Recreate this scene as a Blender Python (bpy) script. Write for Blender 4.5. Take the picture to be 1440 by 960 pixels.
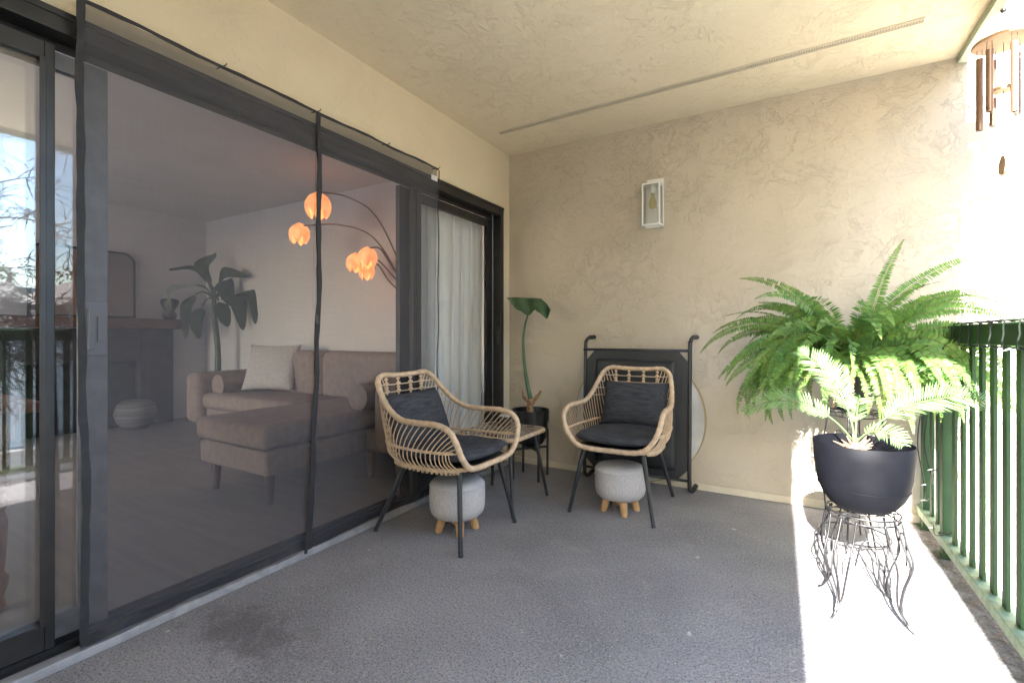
import bpy, math, random
from mathutils import Vector, Matrix
R = math.radians
rnd = random.Random(7)
sc = bpy.context.scene
for o in list(bpy.data.objects):
    bpy.data.objects.remove(o, do_unlink=True)

# ------------------------------------------------------------------ camera, sky, sun, exposure
F_PX = 669.0
cd = bpy.data.cameras.new("camera")
cam = bpy.data.objects.new("camera", cd)
sc.collection.objects.link(cam)
cd.sensor_width = 36.0
cd.lens = F_PX / 1440 * 36.0
cd.shift_y = -8.0 / 1440
cd.clip_start = 0.02
cd.clip_end = 2000
cam.location = (0, 0, 1.0)
cam.rotation_euler = (R(90), 0, R(30.2))
sc.camera = cam

SUN_EL = 27.0
SUN_DIR = Vector((-0.0107, math.cos(R(SUN_EL)), -math.sin(R(SUN_EL)))).normalized()   # the way the light travels
w = bpy.data.worlds.new("World")
sc.world = w
w.use_nodes = True
nt = w.node_tree
nt.nodes.clear()
wo = nt.nodes.new("ShaderNodeOutputWorld")
bg = nt.nodes.new("ShaderNodeBackground")
sky = nt.nodes.new("ShaderNodeTexSky")
sky.sky_type = 'NISHITA'
sky.sun_disc = False
sky.sun_elevation = R(SUN_EL)
sky.sun_rotation = R(180.0)
sky.air_density = 1.0
sky.dust_density = 0.6
sky.ozone_density = 1.0
bg.inputs[1].default_value = 0.15
nt.links.new(sky.outputs[0], bg.inputs[0])
nt.links.new(bg.outputs[0], wo.inputs[0])
ld = bpy.data.lights.new("sun", 'SUN')
ld.energy = 5.0
ld.angle = R(0.53)
ld.color = (1.0, 0.955, 0.90)
sun = bpy.data.objects.new("sun", ld)
sc.collection.objects.link(sun)
sun.rotation_euler = SUN_DIR.to_track_quat('-Z', 'Y').to_euler()
sun.location = (0, -10, 8)

sc.view_settings.view_transform = 'Standard'
sc.view_settings.look = 'None'
sc.view_settings.gamma = 1
sc.view_settings.use_curve_mapping = False
sc.view_settings.exposure = 3.66
sc.render.engine = 'CYCLES'
sc.cycles.use_denoising = True
try:
    sc.cycles.denoiser = 'OPENIMAGEDENOISE'
except Exception:
    pass
sc.cycles.max_bounces = 10
sc.cycles.diffuse_bounces = 5
sc.cycles.transparent_max_bounces = 24
sc.cycles.caustics_reflective = False
sc.cycles.caustics_refractive = False
sc.cycles.sample_clamp_indirect = 6

# ------------------------------------------------------------------ helpers
def link(o):
    sc.collection.objects.link(o)
    return o

def tag(o, label=None, cat=None, group=None, kind=None):
    if label: o["label"] = label
    if cat: o["category"] = cat
    if group: o["group"] = group
    if kind: o["kind"] = kind
    return o

def thing(name, loc, label, cat, group=None, rz=0.0):
    o = link(bpy.data.objects.new(name, None))
    o.empty_display_size = 0.05
    o.location = loc
    o.rotation_euler = (0, 0, rz)
    return tag(o, label, cat, group)

class MB:
    def __init__(s):
        s.v = []; s.f = []
    def box(s, x0, x1, y0, y1, z0, z1):
        n = len(s.v)
        s.v += [(x, y, z) for z in (z0, z1) for y in (y0, y1) for x in (x0, x1)]
        for q in ((0, 2, 3, 1), (4, 5, 7, 6), (0, 1, 5, 4), (2, 6, 7, 3), (0, 4, 6, 2), (1, 3, 7, 5)):
            s.f.append(tuple(n + i for i in q))
        return s
    def quad(s, a, b, c, d):
        n = len(s.v); s.v += [tuple(a), tuple(b), tuple(c), tuple(d)]; s.f.append((n, n+1, n+2, n+3)); return s
    def prism(s, pts, axis, a, b):
        """closed polygon of 2-D points extruded along an axis from a to b"""
        def m(p, t):
            return {'x': (t, p[0], p[1]), 'y': (p[0], t, p[1]), 'z': (p[0], p[1], t)}[axis]
        n = len(s.v); k = len(pts)
        s.v += [m(p, a) for p in pts] + [m(p, b) for p in pts]
        s.f.append(tuple(n + i for i in range(k))[::-1]); s.f.append(tuple(n + k + i for i in range(k)))
        for i in range(k):
            j = (i + 1) % k
            s.f.append((n + i, n + j, n + k + j, n + k + i))
        return s
    def lathe(s, prof, c=(0, 0, 0), seg=32, close=False, sx=1, sy=1):
        n = len(s.v); k = len(prof)
        for i in range(seg):
            a = 2 * math.pi * i / seg
            for r, z in prof:
                s.v.append((c[0] + sx * r * math.cos(a), c[1] + sy * r * math.sin(a), c[2] + z))
        for i in range(seg):
            i2 = (i + 1) % seg
            for j in range(k - 1 if not close else k):
                j2 = (j + 1) % k
                s.f.append((n + i * k + j, n + i2 * k + j, n + i2 * k + j2, n + i * k + j2))
        return s
    def tube(s, path, r, sides=8, closed=False, cap=True, flat=1.0):
        P = [Vector(p) for p in path]; k = len(P)
        rr = r if isinstance(r, (list, tuple)) else [r] * k
        n = len(s.v)
        ref = None
        for i in range(k):
            if closed: t = P[(i + 1) % k] - P[i - 1]
            else: t = P[min(i + 1, k - 1)] - P[max(i - 1, 0)]
            if t.length < 1e-9: t = Vector((0, 0, 1))
            t.normalize()
            if ref is None:
                ref = Vector((0, 0, 1)) if abs(t.z) < 0.9 else Vector((1, 0, 0))
                ref = (ref - t * ref.dot(t)).normalized()
            else:
                q = ref - t * ref.dot(t)
                if q.length > 1e-6: ref = q.normalized()
            b = t.cross(ref)
            for j in range(sides):
                a = 2 * math.pi * j / sides
                s.v.append(tuple(P[i] + (ref * math.cos(a) * flat + b * math.sin(a)) * rr[i]))
        for i in range(k if closed else k - 1):
            i2 = (i + 1) % k
            for j in range(sides):
                j2 = (j + 1) % sides
                s.f.append((n + i * sides + j, n + i2 * sides + j, n + i2 * sides + j2, n + i * sides + j2))
        if not closed and cap:
            s.f.append(tuple(n + j for j in range(sides)))
            s.f.append(tuple(n + (k - 1) * sides + j for j in range(sides))[::-1])
        return s
    def ball(s, c, r, seg=12, rings=8, sc=(1, 1, 1)):
        prof = [(r * math.sin(math.pi * i / rings) + 1e-5, -r * math.cos(math.pi * i / rings)) for i in range(rings + 1)]
        n = len(s.v); s.lathe(prof, (0, 0, 0), seg)
        for i in range(n, len(s.v)):
            x, y, z = s.v[i]; s.v[i] = (c[0] + x * sc[0], c[1] + y * sc[1], c[2] + z * sc[2])
        return s
    def grid(s, fn, nu, nv):
        n = len(s.v)
        for i in range(nu + 1):
            for j in range(nv + 1):
                s.v.append(tuple(fn(i / nu, j / nv)))
        for i in range(nu):
            for j in range(nv):
                a = n + i * (nv + 1) + j
                s.f.append((a, a + nv + 1, a + nv + 2, a + 1))
        return s
    def build(s, name, mat, parent=None, smooth=False, bevel=0.0, world=True, auto=None):
        off = Vector((0, 0, 0))
        if world:
            p = parent
            while p is not None:
                off += p.location; p = p.parent
        me = bpy.data.meshes.new(name)
        me.from_pydata([tuple(Vector(q) - off) for q in s.v], [], s.f)
        me.validate(); me.update()
        import bmesh
        bm = bmesh.new(); bm.from_mesh(me)
        if len(bm.faces) < 60000:
            bmesh.ops.recalc_face_normals(bm, faces=bm.faces)
        if bevel > 0:
            es = [e for e in bm.edges if len(e.link_faces) == 2 and e.calc_face_angle(0) > 0.6]
            bmesh.ops.bevel(bm, geom=es, offset=bevel, segments=2, affect='EDGES', profile=0.6, clamp_overlap=True)
        bm.to_mesh(me); bm.free()
        if mat: me.materials.append(mat)
        if smooth:
            me.polygons.foreach_set("use_smooth", [True] * len(me.polygons))
            if auto:
                me.set_sharp_from_angle(angle=R(auto))
        o = link(bpy.data.objects.new(name, me))
        o.parent = parent
        return o

def bez(p, n):
    """Catmull-Rom through the points, n samples per span"""
    P = [Vector(q) for q in p]
    P = [2 * P[0] - P[1]] + P + [2 * P[-1] - P[-2]]
    out = []
    for i in range(1, len(P) - 2):
        for k in range(n):
            t = k / n
            out.append(0.5 * ((2 * P[i]) + (P[i+1] - P[i-1]) * t + (2*P[i-1] - 5*P[i] + 4*P[i+1] - P[i+2]) * t*t + (3*P[i] - P[i-1] - 3*P[i+1] + P[i+2]) * t**3))
    out.append(P[-2])
    return out

def resample(path, step):
    P = [Vector(p) for p in path]; L = [0]
    for i in range(1, len(P)): L.append(L[-1] + (P[i] - P[i-1]).length)
    n = max(2, int(L[-1] / step)); out = []; j = 0
    for k in range(n + 1):
        d = L[-1] * k / n
        while j < len(L) - 2 and L[j+1] < d: j += 1
        t = (d - L[j]) / max(1e-9, L[j+1] - L[j])
        out.append(P[j].lerp(P[j+1], min(1, t)))
    return out

def copy_tree(o, parent=None):
    c = o.copy(); link(c); c.parent = parent
    for ch in list(o.children): copy_tree(ch, c)
    return c

# ------------------------------------------------------------------ materials
def mat(name, col, rough=0.6, metal=0.0, var=0.0, vscale=8.0, bump=0.0, bscale=40.0, spec=0.5, stretch=None, col2=None, detail=4.0, bdist=0.002):
    m = bpy.data.materials.new(name); m.use_nodes = True
    t = m.node_tree; b = t.nodes["Principled BSDF"]
    b.inputs["Base Color"].default_value = (*col, 1)
    b.inputs["Roughness"].default_value = rough
    b.inputs["Metallic"].default_value = metal
    b.inputs["Specular IOR Level"].default_value = spec
    tc = t.nodes.new("ShaderNodeTexCoord"); src = tc.outputs["Object"]
    if stretch:
        mp = t.nodes.new("ShaderNodeMapping"); mp.inputs["Scale"].default_value = stretch
        t.links.new(src, mp.inputs[0]); src = mp.outputs[0]
    if var > 0 or col2:
        n = t.nodes.new("ShaderNodeTexNoise"); n.inputs["Scale"].default_value = vscale; n.inputs["Detail"].default_value = detail
        t.links.new(src, n.inputs["Vector"])
        mx = t.nodes.new("ShaderNodeMix"); mx.data_type = 'RGBA'
        c2 = col2 or tuple(c * (1 - var) for c in col); c1 = col if col2 else tuple(min(1, c * (1 + var)) for c in col)
        mx.inputs["A"].default_value = (*c1, 1); mx.inputs["B"].default_value = (*c2, 1)
        mr = t.nodes.new("ShaderNodeMapRange"); mr.inputs[1].default_value = 0.35; mr.inputs[2].default_value = 0.65
        t.links.new(n.outputs["Fac"], mr.inputs[0]); t.links.new(mr.outputs[0], mx.inputs["Factor"])
        t.links.new(mx.outputs["Result"], b.inputs["Base Color"])
    if bump > 0:
        n2 = t.nodes.new("ShaderNodeTexNoise"); n2.inputs["Scale"].default_value = bscale; n2.inputs["Detail"].default_value = 5
        t.links.new(src, n2.inputs["Vector"])
        bp = t.nodes.new("ShaderNodeBump"); bp.inputs["Strength"].default_value = bump; bp.inputs["Distance"].default_value = bdist
        t.links.new(n2.outputs["Fac"], bp.inputs["Height"]); t.links.new(bp.outputs[0], b.inputs["Normal"])
    return m

def N(t, kind, **kw):
    n = t.nodes.new(kind)
    for k, v in kw.items():
        if k in n.inputs: n.inputs[k].default_value = v
        else: setattr(n, k, v)
    return n

def stucco(name, c1, c2, strength=0.7, seed=0.0):
    m = bpy.data.materials.new(name); m.use_nodes = True
    t = m.node_tree; b = t.nodes["Principled BSDF"]; L = t.links.new
    b.inputs["Roughness"].default_value = 0.85; b.inputs["Specular IOR Level"].default_value = 0.25
    tc = N(t, "ShaderNodeTexCoord")
    mp = N(t, "ShaderNodeMapping"); mp.inputs["Location"].default_value = (seed, seed * 1.7, seed * 0.3); L(tc.outputs["Object"], mp.inputs[0])
    def noise(s, d, dist=0.0, rough=0.55):
        n = N(t, "ShaderNodeTexNoise", Scale=s, Detail=d, Distortion=dist, Roughness=rough); L(mp.outputs[0], n.inputs["Vector"]); return n.outputs["Fac"]
    def ramp(src, a, bb):
        r = N(t, "ShaderNodeMapRange"); r.interpolation_type = 'SMOOTHSTEP'
        r.inputs[1].default_value = a; r.inputs[2].default_value = bb; L(src, r.inputs[0]); return r.outputs[0]
    def mth(op, a, bb):
        n = N(t, "ShaderNodeMath"); n.operation = op
        for i, q in enumerate((a, bb)):
            if isinstance(q, (int, float)): n.inputs[i].default_value = q
            else: L(q, n.inputs[i])
        return n.outputs[0]
    skip = ramp(noise(5.5, 10, 0.35, 0.70), 0.50, 0.55)      # trowelled plateaus with ragged edges
    skip2 = ramp(noise(9.5, 8, 0.9, 0.66), 0.54, 0.62)
    zone = ramp(noise(0.9, 3), 0.40, 0.66)
    fine = noise(75, 4)
    med = noise(22, 3)
    h = mth('ADD', mth('MULTIPLY', mth('MULTIPLY', skip, 0.7), mth('ADD', mth('MULTIPLY', zone, 0.8), 0.35)), mth('MULTIPLY', skip2, mth('ADD', mth('MULTIPLY', ramp(noise(1.7, 2), 0.4, 0.6), 0.45), 0.22)))
    h = mth('ADD', h, mth('ADD', mth('MULTIPLY', fine, 0.7), mth('MULTIPLY', med, 0.8)))
    bp = N(t, "ShaderNodeBump"); bp.inputs["Strength"].default_value = strength; bp.inputs["Distance"].default_value = 0.006
    L(h, bp.inputs["Height"]); L(bp.outputs[0], b.inputs["Normal"])
    mx = N(t, "ShaderNodeMix"); mx.data_type = 'RGBA'
    mx.inputs["A"].default_value = (*c1, 1); mx.inputs["B"].default_value = (*c2, 1)
    L(ramp(noise(2.3, 6), 0.3, 0.7), mx.inputs["Factor"])
    # thin hairline gaps where one trowel pass laps the next
    d1 = noise(5.5, 10, 0.35, 0.70)
    edge = mth('SUBTRACT', 1.0, ramp(mth('ABSOLUTE', mth('SUBTRACT', d1, 0.512), 0), 0.0, 0.0045))
    crk = mth('MULTIPLY', edge, ramp(noise(5.0, 4), 0.50, 0.66))
    mx2 = N(t, "ShaderNodeMix"); mx2.data_type = 'RGBA'; mx2.inputs["B"].default_value = (c1[0]*0.55, c1[1]*0.48, c1[2]*0.38, 1)
    L(mx.outputs["Result"], mx2.inputs["A"]); L(mth('MULTIPLY', mth('MULTIPLY', crk, mth('ADD', mth('MULTIPLY', zone, 0.8), 0.15)), 0.26), mx2.inputs["Factor"])
    L(mx2.outputs["Result"], b.inputs["Base Color"])
    return m

def deck_mat():
    m = bpy.data.materials.new("deck_coating"); m.use_nodes = True
    t = m.node_tree; b = t.nodes["Principled BSDF"]; L = t.links.new
    b.inputs["Roughness"].default_value = 0.8; b.inputs["Specular IOR Level"].default_value = 0.3
    tc = N(t, "ShaderNodeTexCoord"); src = tc.outputs["Object"]
    def noise(s, d, dist=0.0):
        n = N(t, "ShaderNodeTexNoise", Scale=s, Detail=d, Distortion=dist); L(src, n.inputs["Vector"]); return n.outputs["Fac"]
    def ramp(q, a, bb, c=0.0, d=1.0):
        r = N(t, "ShaderNodeMapRange"); r.inputs[1].default_value = a; r.inputs[2].default_value = bb
        r.inputs[3].default_value = c; r.inputs[4].default_value = d; L(q, r.inputs[0]); return r.outputs[0]
    def mix(a, bb, fac):
        x = N(t, "ShaderNodeMix"); x.data_type = 'RGBA'
        for k, q in (("A", a), ("B", bb)):
            if isinstance(q, tuple): x.inputs[k].default_value = (*q, 1)
            else: L(q, x.inputs[k])
        L(fac, x.inputs["Factor"]); return x.outputs["Result"]
    base = mix((0.32, 0.31, 0.325), (0.235, 0.227, 0.24), ramp(noise(1.6, 6, 0.4), 0.35, 0.65))
    base = mix(base, (0.35, 0.335, 0.325), ramp(noise(7, 7, 0.8), 0.56, 0.75, 0, 0.6))
    base = mix(base, (0.09, 0.085, 0.09), ramp(noise(150, 3), 0.50, 0.68, 0, 0.85))
    base = mix(base, (0.44, 0.43, 0.44), ramp(noise(115, 2), 0.58, 0.70, 0, 0.75))
    # one dark damp-looking stain and a scatter of pale droppings
    g = N(t, "ShaderNodeMapping"); g.inputs["Location"].default_value = (1.60 * 4.2, -0.95 * 7.0, 0); g.inputs["Scale"].default_value = (4.2, 7.0, 1.0)
    L(src, g.inputs[0])
    gs = N(t, "ShaderNodeVectorMath"); gs.operation = 'LENGTH'; L(g.outputs[0], gs.inputs[0])
    ad = N(t, "ShaderNodeMath"); ad.operation = 'ADD'; L(gs.outputs["Value"], ad.inputs[0]); L(ramp(noise(14, 6, 0.8), 0.3, 0.7, -0.5, 0.5), ad.inputs[1])
    base = mix(base, (0.085, 0.075, 0.075), ramp(ad.outputs[0], 0.2, 1.1, 0.55, 0.0))
    vo = N(t, "ShaderNodeTexVoronoi", Scale=5.5, Randomness=1.0); L(src, vo.inputs["Vector"])
    a2 = N(t, "ShaderNodeMath"); a2.operation = 'ADD'; L(vo.outputs["Distance"], a2.inputs[0]); L(ramp(noise(60, 3), 0.3, 0.7, -0.05, 0.05), a2.inputs[1])
    base = mix(base, (0.62, 0.6, 0.57), ramp(a2.outputs[0], 0.02, 0.045, 0.7, 0.0))
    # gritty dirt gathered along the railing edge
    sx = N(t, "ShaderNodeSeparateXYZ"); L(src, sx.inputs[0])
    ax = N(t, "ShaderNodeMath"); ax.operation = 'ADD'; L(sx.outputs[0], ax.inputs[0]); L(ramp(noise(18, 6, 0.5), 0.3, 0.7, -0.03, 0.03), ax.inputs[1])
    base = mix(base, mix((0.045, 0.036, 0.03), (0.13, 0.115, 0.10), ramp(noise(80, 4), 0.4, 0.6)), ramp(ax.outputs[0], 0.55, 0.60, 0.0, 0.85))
    L(base, b.inputs["Base Color"])
    vb = N(t, "ShaderNodeTexVoronoi", Scale=95.0); vb.feature = 'SMOOTH_F1'; L(src, vb.inputs["Vector"])
    h = N(t, "ShaderNodeMath"); h.operation = 'ADD'; L(noise(70, 6, 0.6), h.inputs[0]); L(vb.outputs["Distance"], h.inputs[1])
    bp = N(t, "ShaderNodeBump"); bp.inputs["Strength"].default_value = 0.65; bp.inputs["Distance"].default_value = 0.005
    L(h.outputs[0], bp.inputs["Height"]); L(bp.outputs[0], b.inputs["Normal"])
    return m

def glass_mat(name, tint=(0.975, 0.985, 0.985)):
    m = bpy.data.materials.new(name); m.use_nodes = True
    t = m.node_tree; t.nodes.clear(); L = t.links.new
    o = N(t, "ShaderNodeOutputMaterial"); tr = N(t, "ShaderNodeBsdfTransparent"); tr.inputs[0].default_value = (*tint, 1)
    gl = N(t, "ShaderNodeBsdfGlossy"); gl.inputs["Roughness"].default_value = 0.0
    g = N(t, "ShaderNodeNewGeometry"); dt = N(t, "ShaderNodeVectorMath"); dt.operation = 'DOT_PRODUCT'
    L(g.outputs["Incoming"], dt.inputs[0]); L(g.outputs["Normal"], dt.inputs[1])
    def mt(op, a, b_=0.0):
        n = N(t, "ShaderNodeMath"); n.operation = op
        for i, q in enumerate((a, b_)):
            if isinstance(q, float): n.inputs[i].default_value = q
            else: L(q, n.inputs[i])
        return n.outputs[0]
    fac = mt('ADD', mt('MULTIPLY', mt('POWER', mt('SUBTRACT', 1.0, mt('ABSOLUTE', dt.outputs["Value"])), 5.0), 0.90), 0.095)
    mx = N(t, "ShaderNodeMixShader")
    L(fac, mx.inputs[0]); L(tr.outputs[0], mx.inputs[1]); L(gl.outputs[0], mx.inputs[2]); L(mx.outputs[0], o.inputs[0])
    return m

def net_mat():
    """fine black fly-screen netting: open weave, so mostly see-through with a thin veil of dark thread"""
    m = bpy.data.materials.new("fly_screen_net"); m.use_nodes = True
    t = m.node_tree; t.nodes.clear(); L = t.links.new
    o = N(t, "ShaderNodeOutputMaterial"); tr = N(t, "ShaderNodeBsdfTransparent")
    df = N(t, "ShaderNodeBsdfDiffuse"); df.inputs[0].default_value = (0.100, 0.098, 0.110, 1)
    tc = N(t, "ShaderNodeTexCoord")
    mp = N(t, "ShaderNodeMapping"); mp.inputs["Scale"].default_value = (1, 620, 5); L(tc.outputs["Object"], mp.inputs[0])
    n = N(t, "ShaderNodeTexNoise", Scale=1.0, Detail=2.0); L(mp.outputs[0], n.inputs["Vector"])
    mp2 = N(t, "ShaderNodeMapping"); mp2.inputs["Scale"].default_value = (1, 5, 620); L(tc.outputs["Object"], mp2.inputs[0])
    n2 = N(t, "ShaderNodeTexNoise", Scale=1.0, Detail=2.0); L(mp2.outputs[0], n2.inputs["Vector"])
    ad = N(t, "ShaderNodeMath"); ad.operation = 'ADD'; L(n.outputs[0], ad.inputs[0]); L(n2.outputs[0], ad.inputs[1])
    mr = N(t, "ShaderNodeMapRange"); mr.inputs[1].default_value = 0.6; mr.inputs[2].default_value = 1.4
    mr.inputs[3].default_value = 0.49; mr.inputs[4].default_value = 0.58; L(ad.outputs[0], mr.inputs[0])
    mx = N(t, "ShaderNodeMixShader"); L(mr.outputs[0], mx.inputs[0]); L(tr.outputs[0], mx.inputs[1]); L(df.outputs[0], mx.inputs[2])
    L(mx.outputs[0], o.inputs[0])
    return m

def leaf_mat(name, cols, trans=0.35, rough=0.5):
    """colour differs leaf by leaf (random per mesh island); light passes through"""
    m = bpy.data.materials.new(name); m.use_nodes = True
    t = m.node_tree; b = t.nodes["Principled BSDF"]; L = t.links.new
    b.inputs["Roughness"].default_value = rough; b.inputs["Specular IOR Level"].default_value = 0.3
    g = N(t, "ShaderNodeNewGeometry"); tc = N(t, "ShaderNodeTexCoord")
    n = N(t, "ShaderNodeTexNoise", Scale=6.0, Detail=3.0); L(tc.outputs["Object"], n.inputs["Vector"])
    ad = N(t, "ShaderNodeMath"); ad.operation = 'MULTIPLY_ADD'; L(g.outputs["Random Per Island"], ad.inputs[0]); ad.inputs[1].default_value = 0.45
    mr = N(t, "ShaderNodeMapRange"); mr.inputs[1].default_value = 0.3; mr.inputs[2].default_value = 0.7; mr.inputs[4].default_value = 0.55
    L(n.outputs[0], mr.inputs[0]); L(mr.outputs[0], ad.inputs[2])
    cr = N(t, "ShaderNodeValToRGB"); L(ad.outputs[0], cr.inputs[0])
    e = cr.color_ramp.elements; e[0].color = (*cols[0], 1); e[1].color = (*cols[-1], 1)
    for i, c in enumerate(cols[1:-1]):
        q = e.new((i + 1) / (len(cols) - 1)); q.color = (*c, 1)
    L(cr.outputs[0], b.inputs["Base Color"])
    tl = N(t, "ShaderNodeBsdfTranslucent"); L(cr.outputs[0], tl.inputs[0])
    mx = N(t, "ShaderNodeMixShader"); mx.inputs[0].default_value = trans
    L(b.outputs[0], mx.inputs[1]); L(tl.outputs[0], mx.inputs[2])
    L(mx.outputs[0], t.nodes["Material Output"].inputs[0])
    return m

def emit_mat(name, col, strength, base=(0.8, 0.45, 0.25)):
    m = bpy.data.materials.new(name); m.use_nodes = True
    b = m.node_tree.nodes["Principled BSDF"]; b.inputs["Base Color"].default_value = (*base, 1); b.inputs["Roughness"].default_value = 0.4
    t = m.node_tree; L = t.links.new
    tc = N(t, "ShaderNodeTexCoord"); n = N(t, "ShaderNodeTexNoise", Scale=22.0, Detail=3.0); L(tc.outputs["Object"], n.inputs["Vector"])
    cr = N(t, "ShaderNodeValToRGB"); L(n.outputs[0], cr.inputs[0])
    cr.color_ramp.elements[0].position = 0.35; cr.color_ramp.elements[0].color = (col[0] * 0.6, col[1] * 0.45, col[2] * 0.35, 1)
    cr.color_ramp.elements[1].position = 0.65; cr.color_ramp.elements[1].color = (*col, 1)
    L(cr.outputs[0], b.inputs["Emission Color"]); b.inputs["Emission Strength"].default_value = strength
    return m

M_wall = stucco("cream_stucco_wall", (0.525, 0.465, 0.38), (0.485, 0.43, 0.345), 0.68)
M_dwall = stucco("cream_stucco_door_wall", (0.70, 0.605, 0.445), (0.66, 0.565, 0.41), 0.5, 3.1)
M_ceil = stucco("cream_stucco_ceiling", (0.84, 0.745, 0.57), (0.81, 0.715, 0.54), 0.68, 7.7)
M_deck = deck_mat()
M_trim = mat("cream_trim", (0.6, 0.54, 0.43), 0.6, var=0.06)
M_fasc = mat("pale_green_paint", (0.42, 0.50, 0.38), 0.55, var=0.08, bump=0.2)
M_rail = mat("green_railing_paint", (0.018, 0.060, 0.018), 0.7, var=0.12, vscale=9, bump=0.15, bscale=60)
M_railb = mat("pale_green_rail", (0.19, 0.26, 0.16), 0.7, var=0.2, vscale=30, bump=0.2)  # bottom rail only, a paler green than the rest of the railing
M_bronze = mat("dark_bronze_aluminium", (0.035, 0.032, 0.031), 0.38, metal=0.35, var=0.15, vscale=12)
M_alu = mat("dull_grey_aluminium", (0.20, 0.20, 0.215), 0.45, metal=0.5, var=0.12, vscale=20)
M_sill = mat("galvanised_sill_strip", (0.38, 0.38, 0.40), 0.5, metal=0.3, var=0.15, vscale=25)
M_blackp = mat("black_satin_metal", (0.022, 0.023, 0.026), 0.38, var=0.1)
M_legm = mat("charcoal_tube_metal", (0.035, 0.038, 0.045), 0.33, metal=0.2, var=0.1)
M_rattan = mat("pale_wrapped_rattan", (0.60, 0.45, 0.31), 0.5, var=0.16, vscale=35, bump=0.35, bscale=220)
M_cush = mat("charcoal_woven_fabric", (0.033, 0.036, 0.045), 0.9, col2=(0.075, 0.080, 0.094), stretch=(14, 90, 220), vscale=1.0, bump=0.5, bscale=3.0, spec=0.15)
M_stool = mat("light_grey_linen", (0.56, 0.54, 0.54), 0.92, col2=(0.44, 0.425, 0.425), vscale=1.0, stretch=(160, 160, 50), bump=0.5, bscale=3, spec=0.1)
M_beech = mat("beech_wood_leg", (0.62, 0.37, 0.17), 0.5, var=0.12, stretch=(30, 30, 4), vscale=3)
M_cotf = mat("black_cot_canvas", (0.020, 0.022, 0.026), 0.5, var=0.2, vscale=6, bump=0.4, bscale=14, bdist=0.01)
M_disc = mat("white_marbled_board", (0.60, 0.60, 0.60), 0.5, col2=(0.42, 0.42, 0.41), vscale=5, bump=0.1)
M_gold = mat("brass_edge", (0.40, 0.30, 0.16), 0.4, metal=0.4, var=0.1)
M_pot = mat("dark_grey_plastic_pot", (0.0025, 0.0028, 0.0045), 0.6, col2=(0.004, 0.0044, 0.0065), vscale=14, detail=6, bump=0.1, spec=0.1)
M_potb = mat("black_glazed_pot", (0.012, 0.013, 0.013), 0.3, var=0.2)
M_soil = mat("potting_soil", (0.05, 0.038, 0.03), 0.95, var=0.5, vscale=60, bump=0.9, bscale=60, bdist=0.01)
M_fern = leaf_mat("fern_green", [(0.06, 0.14, 0.045), (0.10, 0.22, 0.055), (0.16, 0.29, 0.065), (0.25, 0.37, 0.09)], 0.42)
M_fernstem = mat("fern_stem_brown", (0.17, 0.13, 0.05), 0.7, var=0.3)
M_dry = leaf_mat("dried_frond_brown", [(0.16, 0.07, 0.035), (0.28, 0.15, 0.08), (0.36, 0.24, 0.14)], 0.2)
M_palm = leaf_mat("sago_green", [(0.10, 0.20, 0.07), (0.16, 0.28, 0.10), (0.24, 0.36, 0.15)], 0.35, 0.35)
M_eleph = mat("dark_green_elephant_leaf", (0.022, 0.066, 0.03), 0.36, col2=(0.045, 0.11, 0.045), vscale=14, bump=0.3, bscale=25)
M_bark = mat("dry_brown_bulb", (0.26, 0.16, 0.09), 0.8, var=0.35, vscale=40, bump=0.6, bscale=70)
M_white = mat("white_lamp_paint", (0.78, 0.78, 0.77), 0.45, var=0.03)
M_glass = glass_mat("clear_door_glass")
M_glass2 = glass_mat("clear_lamp_glass", (0.93, 0.94, 0.93))
M_net = net_mat()
M_bind = mat("black_ribbon_binding", (0.022, 0.022, 0.026), 0.75, var=0.2, vscale=30, bump=0.4, bscale=60)
M_curt = leaf_mat("white_sheer_curtain", [(0.90, 0.91, 0.93), (0.92, 0.93, 0.94)], 0.08, 0.9)
M_room = mat("white_room_paint", (0.60, 0.60, 0.635), 0.8, var=0.03, vscale=2, bump=0.1)
M_wood = mat("grey_oak_floor", (0.23, 0.21, 0.20), 0.5, col2=(0.19, 0.175, 0.17), stretch=(1.2, 14, 1), vscale=1.6, detail=6)
M_sofa = mat("taupe_sofa_fabric", (0.25, 0.195, 0.18), 0.9, col2=(0.20, 0.16, 0.15), vscale=20, bump=0.3, bscale=150)
M_dwood = mat("dark_walnut_leg", (0.06, 0.035, 0.025), 0.4, var=0.2)
M_mantel = mat("red_brown_mantel_wood", (0.11, 0.055, 0.038), 0.5, var=0.25, stretch=(2, 2, 20))
M_brick = mat("charcoal_painted_brick", (0.035, 0.036, 0.042), 0.7, var=0.25, vscale=10, bump=0.3)
M_cherry = mat("cherry_turned_wood", (0.20, 0.075, 0.04), 0.35, var=0.25, stretch=(10, 10, 2), vscale=5)
M_brass = mat("aged_bronze_rod", (0.10, 0.07, 0.05), 0.35, metal=0.7, var=0.1)
M_chimewood = mat("tan_chime_wood", (0.42, 0.25, 0.13), 0.55, var=0.15, vscale=20)
M_chimetube = mat("bronze_chime_tube", (0.20, 0.12, 0.075), 0.35, metal=0.55, var=0.1)
M_cord = mat("thin_dark_cord", (0.05, 0.04, 0.035), 0.8)
M_cable = mat("dark_string_light_cable", (0.012, 0.018, 0.014), 0.5)
M_bulb = mat("small_clear_bulb", (0.7, 0.72, 0.7), 0.2)
M_slate = mat("dark_marbled_tile", (0.13, 0.10, 0.085), 0.12, col2=(0.33, 0.29, 0.25), vscale=24, detail=8)

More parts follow.
